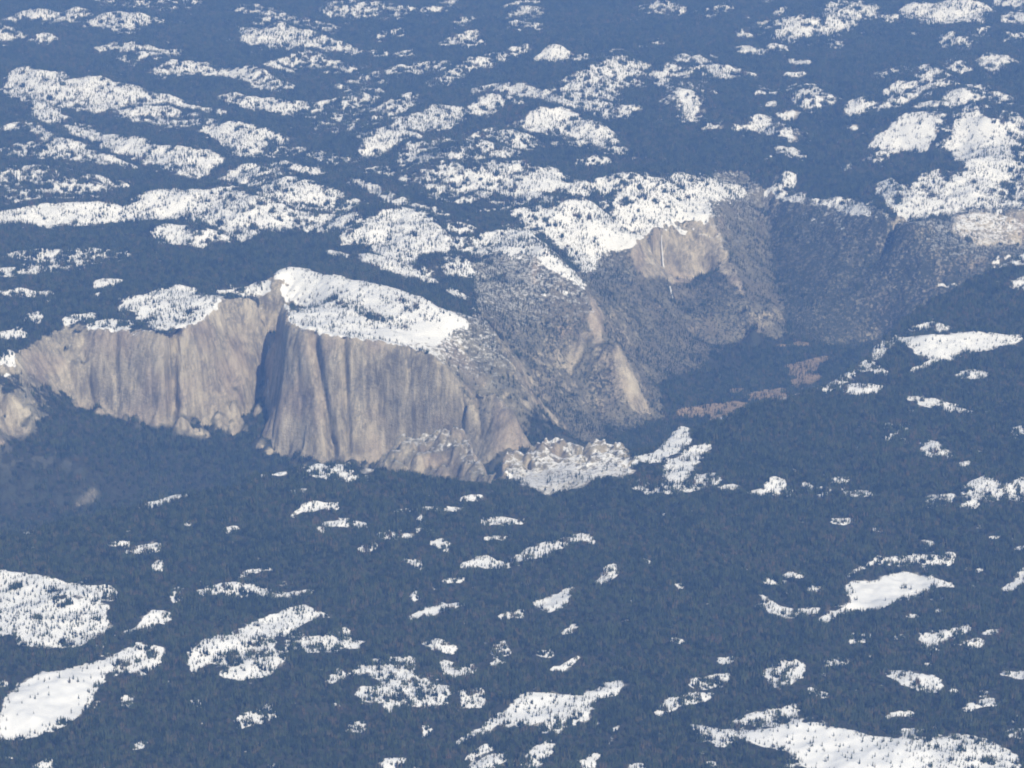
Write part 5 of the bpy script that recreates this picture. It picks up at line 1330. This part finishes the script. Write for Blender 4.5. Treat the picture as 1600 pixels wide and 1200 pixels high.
# the land beyond, out to the horizon
gxs = np.linspace(-70000, 70000, 141); gys = np.linspace(-15000, 105000, 121)
OX, OY = np.meshgrid(gxs, gys)
OZ = 950 + 260 * vnoise(OX / 9000, OY / 9000, OX * 0) + 160 * vnoise(OX / 3100, OY / 3100, OX * 0 + 4) + np.clip((OY - 27000) / 40000, 0, 1) * 900
ins = (OX > GX0 - 400) & (OX < GX1 + 400) & (OY > GY0 - 400) & (OY < GY1 + 400)
OZ = np.where(ins, -500.0, OZ)
on = vnoise(OX / 1700, OY / 1700, OX * 0 + 9)
oi = np.arange(OX.size).reshape(OX.shape)
oq = np.stack([oi[:-1, :-1], oi[:-1, 1:], oi[1:, 1:], oi[1:, :-1]], -1).reshape(-1, 4)
# beside the detailed fan the same hills go on at a coarser step
fx_ = np.arange(GX0, GX1 + 1, 60.0); fy_ = np.arange(GY0, GY1 + 1, 60.0)
FX, FY = np.meshgrid(fx_, fy_)
FZ = sample(H, FX, FY)
FZ = np.where((np.abs(FX) < 0.210 * FY) & (FY > 12000) & (FY < 37500), FZ - 60.0, FZ)
fi = np.arange(FX.size).reshape(FX.shape)
fq = np.stack([fi[:-1, :-1], fi[:-1, 1:], fi[1:, 1:], fi[1:, :-1]], -1).reshape(-1, 4)
mid = (np.abs(FX[:-1, :-1] + 30) < 0.208 * FY[:-1, :-1]) & (FY[:-1, :-1] > 12050) & (FY[:-1, :-1] < 37450)
fq = fq[~mid.ravel()] + OX.size
oco = np.concatenate([np.stack([OX, OY, OZ], -1).reshape(-1, 3), np.stack([FX, FY, FZ], -1).reshape(-1, 3)])
oa = dict(snow=np.clip(0.2 + on, 0, 1), forest=np.ones_like(OX), meadow=OX * 0, dust=OX * 0, brush_and_shade=OX * 0, cliff=OX * 0, scrub=OX * 0)
fa_ = dict(snow=fsample(opened, FX, FY), forest=fsample(forest, FX, FY), meadow=FX * 0, dust=fsample(dust, FX, FY), brush_and_shade=fsample(brush_and_shade, FX, FY), cliff=FX * 0, scrub=FX * 0)
ome = mesh_np('terrain', oco, np.concatenate([oq, fq]), [M_GROUND], True, {k: np.concatenate([oa[k].ravel(), fa_[k].ravel()]) for k in oa})
outer = bpy.data.objects.new('terrain', ome)
col.objects.link(outer)
tag(outer, 'snowy mountain country reaching to the horizon', 'terrain', kind='structure')


# ------------------------------------------------------------------ waterfalls and road
def ribbon(name, pts, widths, mat, off):
    """A closed hexagonal strand that follows pts, off metres in front of the wall."""
    v, f = [], []
    n = len(pts)
    for i, (p, wd) in enumerate(zip(pts, widths)):
        for a in range(6):
            an = a * math.pi / 3
            v.append((p[0] + wd * 0.5 * math.cos(an), p[1] - off + wd * 0.3 * math.sin(an), p[2]))
        if i:
            for a in range(6):
                f.append(((i - 1) * 6 + a, (i - 1) * 6 + (a + 1) % 6, i * 6 + (a + 1) % 6, i * 6 + a))
    v = np.array(v, float)
    org = np.array([v[:, 0].mean(), v[:, 1].mean(), v[:, 2].min()])
    ob = bpy.data.objects.new(name, mesh_np(name, v - org, np.array(f), [mat]))
    ob.location = org
    col.objects.link(ob)
    return ob


def dense(pts, n, jit, seed):
    P = np.array(pts, float)
    s = np.linspace(0, len(P) - 1, n)
    r = np.random.RandomState(seed)
    q = np.stack([np.interp(s, np.arange(len(P)), P[:, c]) for c in range(3)], 1)
    q[:, 0] += (r.rand(n) - 0.5) * jit
    return q


fa = dense(FALL_UPPER, 26, 5, 1)
tag(ribbon('waterfall', fa, [6 + 15 * (i / 25) ** 1.3 + 2 * math.sin(i * 2.1) for i in range(26)], M_WATER, 20), 'tall thin white waterfall plunging down the sunlit cliff', 'waterfall')
fl = dense(FALL_LOWER, 10, 8, 2)
tag(ribbon('waterfall', fl, [9 + 6 * math.sin(i * 0.35) for i in range(10)], M_WATER, 14), 'short white lower cascade below the tall waterfall', 'waterfall')
fg = dense(FALL_GULLY, 18, 5, 3)
tag(ribbon('waterfall', fg, [4 + 2 * math.sin(i * 1.7) for i in range(18)], M_WATER, 22), 'faint pale waterfall in the shadowed gully left of the monolith', 'waterfall')

rp = np.array(VALLEY_ROAD, float)
rs = np.linspace(0, len(rp) - 1, 40)
rx = np.interp(rs, np.arange(len(rp)), rp[:, 0]); ry = np.interp(rs, np.arange(len(rp)), rp[:, 1])
tx, ty = np.gradient(rx), np.gradient(ry)
tl = np.hypot(tx, ty)
rv = []
for sgn in (-1, 1):
    ex, ey = rx - sgn * ty / tl * 9, ry + sgn * tx / tl * 9
    rv.append(np.stack([ex, ey, sample3(H, ex, ey) + 1.5], 1))
rv = np.concatenate(rv)
rf = np.array([[i, i + 1, 41 + i, 40 + i] for i in range(39)])
road = bpy.data.objects.new('road', mesh_np('road', rv, rf, [M_ROAD]))
col.objects.link(road)
tag(road, 'pale road crossing the brown valley meadows', 'road', kind='structure')


# ------------------------------------------------------------------ conifers
def conifer_mesh(seed, tiers, sides, h=1.0, crown_w=0.13, ox=0.0, oy=0.0, low=0.10):
    """Crown of drooping jagged whorls (unit height) -> verts, tris."""
    r = random.Random(seed)
    v, f = [], []
    for k in range(tiers):
        t = k / tiers
        z0 = h * (low + (1 - low) * t * 0.97)
        z1 = h * (low + (1 - low) * min(1.0, (t + 1.75 / tiers)))
        rad = h * crown_w * ((1 - t) ** 0.85) * r.uniform(0.82, 1.15) + 0.008 * h
        base = len(v)
        lean = (r.uniform(-1, 1) * 0.012 * h, r.uniform(-1, 1) * 0.012 * h)
        for s_ in range(sides):
            a = 2 * math.pi * (s_ + r.uniform(-0.3, 0.3)) / sides + k * 0.7
            q = rad * (r.uniform(0.85, 1.25) if s_ % 2 == 0 else r.uniform(0.45, 0.7))
            v.append((ox + q * math.cos(a) + lean[0], oy + q * math.sin(a) + lean[1], z0 + r.uniform(-0.02, 0.015) * h))
        v.append((ox + lean[0] * 0.3, oy + lean[1] * 0.3, z1))
        top = len(v) - 1
        for s_ in range(sides):
            f.append((base + s_, base + (s_ + 1) % sides, top))
    return v, f


def trunk_mesh(h, rad, ox=0.0, oy=0.0, sides=5, down=0.15):
    v, f = [], []
    for z, q in ((-down * h, rad), (0.3 * h, rad * 0.8), (0.9 * h, rad * 0.2)):
        for s_ in range(sides):
            a = 2 * math.pi * s_ / sides
            v.append((ox + q * math.cos(a), oy + q * math.sin(a), z))
    for k in range(2):
        for s_ in range(sides):
            a, b, c, d = k * sides + s_, k * sides + (s_ + 1) % sides, (k + 1) * sides + (s_ + 1) % sides, (k + 1) * sides + s_
            f += [(a, b, c), (a, c, d)]
    return v, f


def tri_mesh(name, parts):
    """parts: [(verts, tris, material index)] -> one mesh with needles and bark."""
    V, Fa, mi = [], [], []
    for v, f, m in parts:
        o = len(V)
        V += v; Fa += [tuple(i + o for i in t) for t in f]; mi += [m] * len(f)
    me = mesh_np(name, np.array(V), np.array(Fa), [M_NEEDLE, M_BARK], False)
    me.polygons.foreach_set('material_index', np.array(mi, np.int32))
    return me


single_col = bpy.data.collections.new('single_conifers')
clump_col = bpy.data.collections.new('conifer_clumps')
for s_ in range(5):
    cw = [0.12, 0.15, 0.105, 0.17, 0.135][s_]
    v, f = conifer_mesh(100 + s_, 7, 8, 1.0, cw)
    tv, tf = trunk_mesh(1.0, 0.016)
    single_col.objects.link(bpy.data.objects.new('single_conifer', tri_mesh('single_conifer', [(v, f, 0), (tv, tf, 1)])))
rr = random.Random(77)
for s_ in range(6):
    parts = []
    for q in range(6):
        an = q * 2 * math.pi / 6 + rr.uniform(-0.5, 0.5)
        ra = rr.uniform(0.12, 0.5)
        h_ = rr.uniform(0.62, 1.18)
        parts.append((*conifer_mesh(900 + s_ * 10 + q, 5, 7, h_, rr.uniform(0.14, 0.19), ra * math.cos(an), ra * math.sin(an)), 0))
        parts.append((*trunk_mesh(h_, 0.018, ra * math.cos(an), ra * math.sin(an), 4, 0.45), 1))
    clump_col.objects.link(bpy.data.objects.new('conifer_clump', tri_mesh('conifer_clump', parts)))

rng = np.random.RandomState(3)


def jitter_grid(step, y0, y1):
    ys = np.arange(y0, y1, step)
    out = []
    wmax = 0.215 * y1
    xs = np.arange(-wmax, wmax, step)
    gx_, gy_ = np.meshgrid(xs, ys)
    px = gx_ + (rng.rand(*gx_.shape) - 0.5) * step * 0.95
    py = gy_ + (rng.rand(*gy_.shape) - 0.5) * step * 0.95
    ok = np.abs(px) < 0.212 * py + 30
    return px[ok], py[ok]


stand = 0.7 * up2(spectral(26, 250, 900, 1.0)) + 0.7 * grove
Y_NEAR, Y_FAR = 12100.0, 37000.0
tx, ty = jitter_grid(25.0, Y_NEAR, Y_FAR)
td = fsample(density, tx, ty)
k = (td > 0.62) & (rng.rand(len(tx)) < np.clip(td, 0, 0.97))
cl_x, cl_y = tx[k], ty[k]
sx, sy = jitter_grid(14.5, Y_NEAR, Y_FAR)
sd = fsample(density, sx, sy)
k = (sd <= 0.66) & (rng.rand(len(sx)) < sd * 1.05)
si_x, si_y, si_d = sx[k], sy[k], sd[k]


def ground_z(x, y):
    return sample3(H, x, y)


def instancer(name, coll):
    ng = bpy.data.node_groups.new(name, 'GeometryNodeTree')
    ng.interface.new_socket('Geometry', in_out='INPUT', socket_type='NodeSocketGeometry')
    ng.interface.new_socket('Geometry', in_out='OUTPUT', socket_type='NodeSocketGeometry')
    n, l = ng.nodes, ng.links
    gi, go = n.new('NodeGroupInput'), n.new('NodeGroupOutput')
    iop = n.new('GeometryNodeInstanceOnPoints'); iop.inputs['Pick Instance'].default_value = True
    ci = n.new('GeometryNodeCollectionInfo'); ci.inputs['Collection'].default_value = coll; ci.inputs['Separate Children'].default_value = True
    def at(nm, dt):
        a = n.new('GeometryNodeInputNamedAttribute'); a.data_type = dt; a.inputs['Name'].default_value = nm
        return a.outputs['Attribute']
    l.new(gi.outputs[0], iop.inputs['Points']); l.new(ci.outputs[0], iop.inputs['Instance'])
    l.new(at('kind', 'INT'), iop.inputs['Instance Index'])
    l.new(at('rot', 'FLOAT_VECTOR'), iop.inputs['Rotation']); l.new(at('size', 'FLOAT_VECTOR'), iop.inputs['Scale'])
    l.new(iop.outputs[0], go.inputs[0])
    return ng


NG = {'single': instancer('scatter_single', single_col), 'clump': instancer('scatter_clump', clump_col)}


def points_mesh(name, x, y, z, kinds, rot, size):
    me = bpy.data.meshes.new(name)
    me.vertices.add(len(x))
    me.vertices.foreach_set('co', np.stack([x, y, z], 1).astype(np.float32).ravel())
    a = me.attributes.new('kind', 'INT', 'POINT'); a.data.foreach_set('value', kinds.astype(np.int32))
    a = me.attributes.new('rot', 'FLOAT_VECTOR', 'POINT'); a.data.foreach_set('vector', rot.astype(np.float32).ravel())
    a = me.attributes.new('size', 'FLOAT_VECTOR', 'POINT'); a.data.foreach_set('vector', size.astype(np.float32).ravel())
    return me


def scatter(name, kind, x, y, hmin, hmax, nk, lab):
    n = len(x)
    z = ground_z(x, y)
    rot = np.stack([(rng.rand(n) - 0.5) * 0.05, (rng.rand(n) - 0.5) * 0.05, rng.rand(n) * 6.28], 1)
    h = hmin + (hmax - hmin) * rng.rand(n) ** 1.2
    h = h * np.clip(1.0 + 0.17 * fsample(stand, x, y), 0.6, 1.45) * np.interp(y, [14000, 22000, 32000], [0.84, 1.0, 1.12])
    size = np.stack([h * (0.9 + 0.25 * rng.rand(n))] * 2 + [h], 1)
    ob = bpy.data.objects.new(name, points_mesh(name, x, y, z, rng.randint(0, nk, n), rot, size))
    md = ob.modifiers.new('scatter', 'NODES'); md.node_group = NG[kind]
    col.objects.link(ob)
    tag(ob, lab, 'forest', kind='stuff')
    return ob


# single trees nearest the camera that stand out on open snow are objects of their own
named = [
    ('clearing', 'the broad bottom snow clearing', 'conifers on the broad clearing at the bottom edge'),
    ('longridge', 'the long bottom snow ridge', 'conifers on the long snow ridge'),
    ('piste', 'the smooth lower left slope', 'conifers on the smooth snow slope'),
    ('midfield', 'the crescent snow crest', 'conifers on the crescent snow crest'),
    ('leftfield', 'the speckled left snowfield', 'conifers on the speckled snowfield at the left edge'),
]
cap = {'clearing': 110, 'longridge': 60, 'piste': 30, 'midfield': 45, 'leftfield': 50}
in_frame = (np.abs(si_x) < 0.178 * si_y) & (si_y > 13450)
picked = np.zeros(len(si_x), bool)
chosen = []
for key, lb, gp in named:
    for d, nm, poly in CLEARINGS:
        if nm != key:
            continue
        kk = inside(poly, si_x, si_y) & in_frame & ~picked
        ids = np.nonzero(kk)[0]
        n_same = sum(1 for c in CLEARINGS if c[1] == key)
        ids = ids[np.argsort(si_y[ids])][:cap[key] // n_same]
        picked[ids] = True
        chosen += [(si_x[i], si_y[i], key, lb, gp) for i in ids]

crowns, trunks = [], []
for s_ in range(6):
    v, f = conifer_mesh(300 + s_, 9, 10, 1.0, [0.12, 0.15, 0.105, 0.17, 0.135, 0.14][s_])
    crowns.append(mesh_np('crown', np.array(v), np.array(f), [M_NEEDLE], False))
    v, f = trunk_mesh(1.0, 0.016, 0, 0, 6, 0.12)
    trunks.append(mesh_np('trunk', np.array(v), np.array(f), [M_BARK], False))


def conifer(x, y, h, lb, gp, s_):
    root = bpy.data.objects.new('conifer_tree', None)
    root.location = (x, y, float(ground_z(np.array([x]), np.array([y]))[0]))
    root.rotation_euler = (0, 0, rr.uniform(0, 6.28))
    wd = h * rr.uniform(0.9, 1.25)
    root.scale = (wd, wd, h)
    root.empty_display_size = 0.2
    col.objects.link(root)
    tag(root, lb, 'tree', gp)
    for me, nm in ((trunks[s_], 'trunk'), (crowns[s_], 'crown')):
        c = bpy.data.objects.new(nm, me)
        c.parent = root
        col.objects.link(c)
    return root


for key, place, gp in named:
    mine = sorted([c for c in chosen if c[2] == key], key=lambda c: c[0] / c[1])
    mid_y = float(np.median([c[1] for c in mine])) if mine else 0.0
    for i, (x, y, *_r) in enumerate(mine):
        h = rr.uniform(15, 30)
        size = 'small' if h < 20 else 'tall' if h > 25 else 'medium'
        zone = ['at the left end', 'left of the middle', 'in the middle', 'right of the middle', 'at the right end'][min(4, i * 5 // len(mine))]
        side = 'upper side' if y > mid_y else 'lower side'
        conifer(float(x), float(y), h, f'{size} conifer {zone}, {side}, of {place}', gp, i % 6)
order = ['first', 'second', 'third', 'fourth', 'fifth', 'sixth', 'seventh', 'eighth', 'ninth']
for gx_, gy_, n_, lb in MEADOW_CLUMPS:
    spots = sorted((gx_ + rr.uniform(-2.0, 2.0) * n_, gy_ + rr.uniform(-2.6, 2.6) * n_) for _ in range(n_))
    for i, (x, y) in enumerate(spots):
        conifer(x, y, rr.uniform(19, 30), f'{order[i]} conifer from the left in the {lb}', 'trees on the white meadow', i % 6)

si_x, si_y = si_x[~picked], si_y[~picked]
near_c = cl_y < np.interp(cl_x, rim_x[o_], rim_y[o_]) + 60
near_s = si_y < np.interp(si_x, rim_x[o_], rim_y[o_]) + 60
low_c = ~near_c & (ground_z(cl_x, cl_y) < 620)
low_s = ~near_s & (ground_z(si_x, si_y) < 620)
for nm, kc, ks, lb in (
        ('plateau_forest', near_c, near_s, 'dense dark conifer forest covering the near plateau'),
        ('valley_forest', low_c, low_s, 'dim forest on the valley floor and the slopes below the cliffs'),
        ('highland_forest', ~near_c & ~low_c, ~near_s & ~low_s, 'bluish conifer forest between the snow patches beyond the cliffs')):
    body = scatter(nm, 'clump', cl_x[kc], cl_y[kc], 24, 36, 6, lb)
    loose = scatter(nm + '_edge', 'single', si_x[ks], si_y[ks], 15, 34, 5, lb.replace('dense ', '').replace('forest', 'trees standing loose at the forest', 1))
    loose.parent = body
    for key in ('label', 'category'):
        if key in loose: del loose[key]
print('clumps', len(cl_x), 'singles', len(si_x), 'individual', len(chosen))


# ------------------------------------------------------------------ haze
hv = np.array([(x, y, z) for x in (-75000, 75000) for y in (-18000, 110000) for z in (-700, 6500)], float)
hf = np.array([(0, 1, 3, 2), (4, 6, 7, 5), (0, 4, 5, 1), (2, 3, 7, 6), (0, 2, 6, 4), (1, 5, 7, 3)])
hm = bpy.data.materials.new('haze')
hm.use_nodes = True
hm.node_tree.nodes.clear()
pv = hm.node_tree.nodes.new('ShaderNodeVolumePrincipled')
pv.inputs['Color'].default_value = (*HAZE_COLOR, 1.0)
pv.inputs['Density'].default_value = HAZE_DENSITY
pv.inputs['Absorption Color'].default_value = (0.36, 0.36, 0.36, 1.0)
pv.inputs['Anisotropy'].default_value = 0.0
ho = hm.node_tree.nodes.new('ShaderNodeOutputMaterial')
hm.node_tree.links.new(pv.outputs[0], ho.inputs['Volume'])
haze = bpy.data.objects.new('haze', mesh_np('haze', hv, hf, [hm], False))
col.objects.link(haze)
tag(haze, 'thin blue haze filling the air over the mountains', 'haze', kind='stuff')
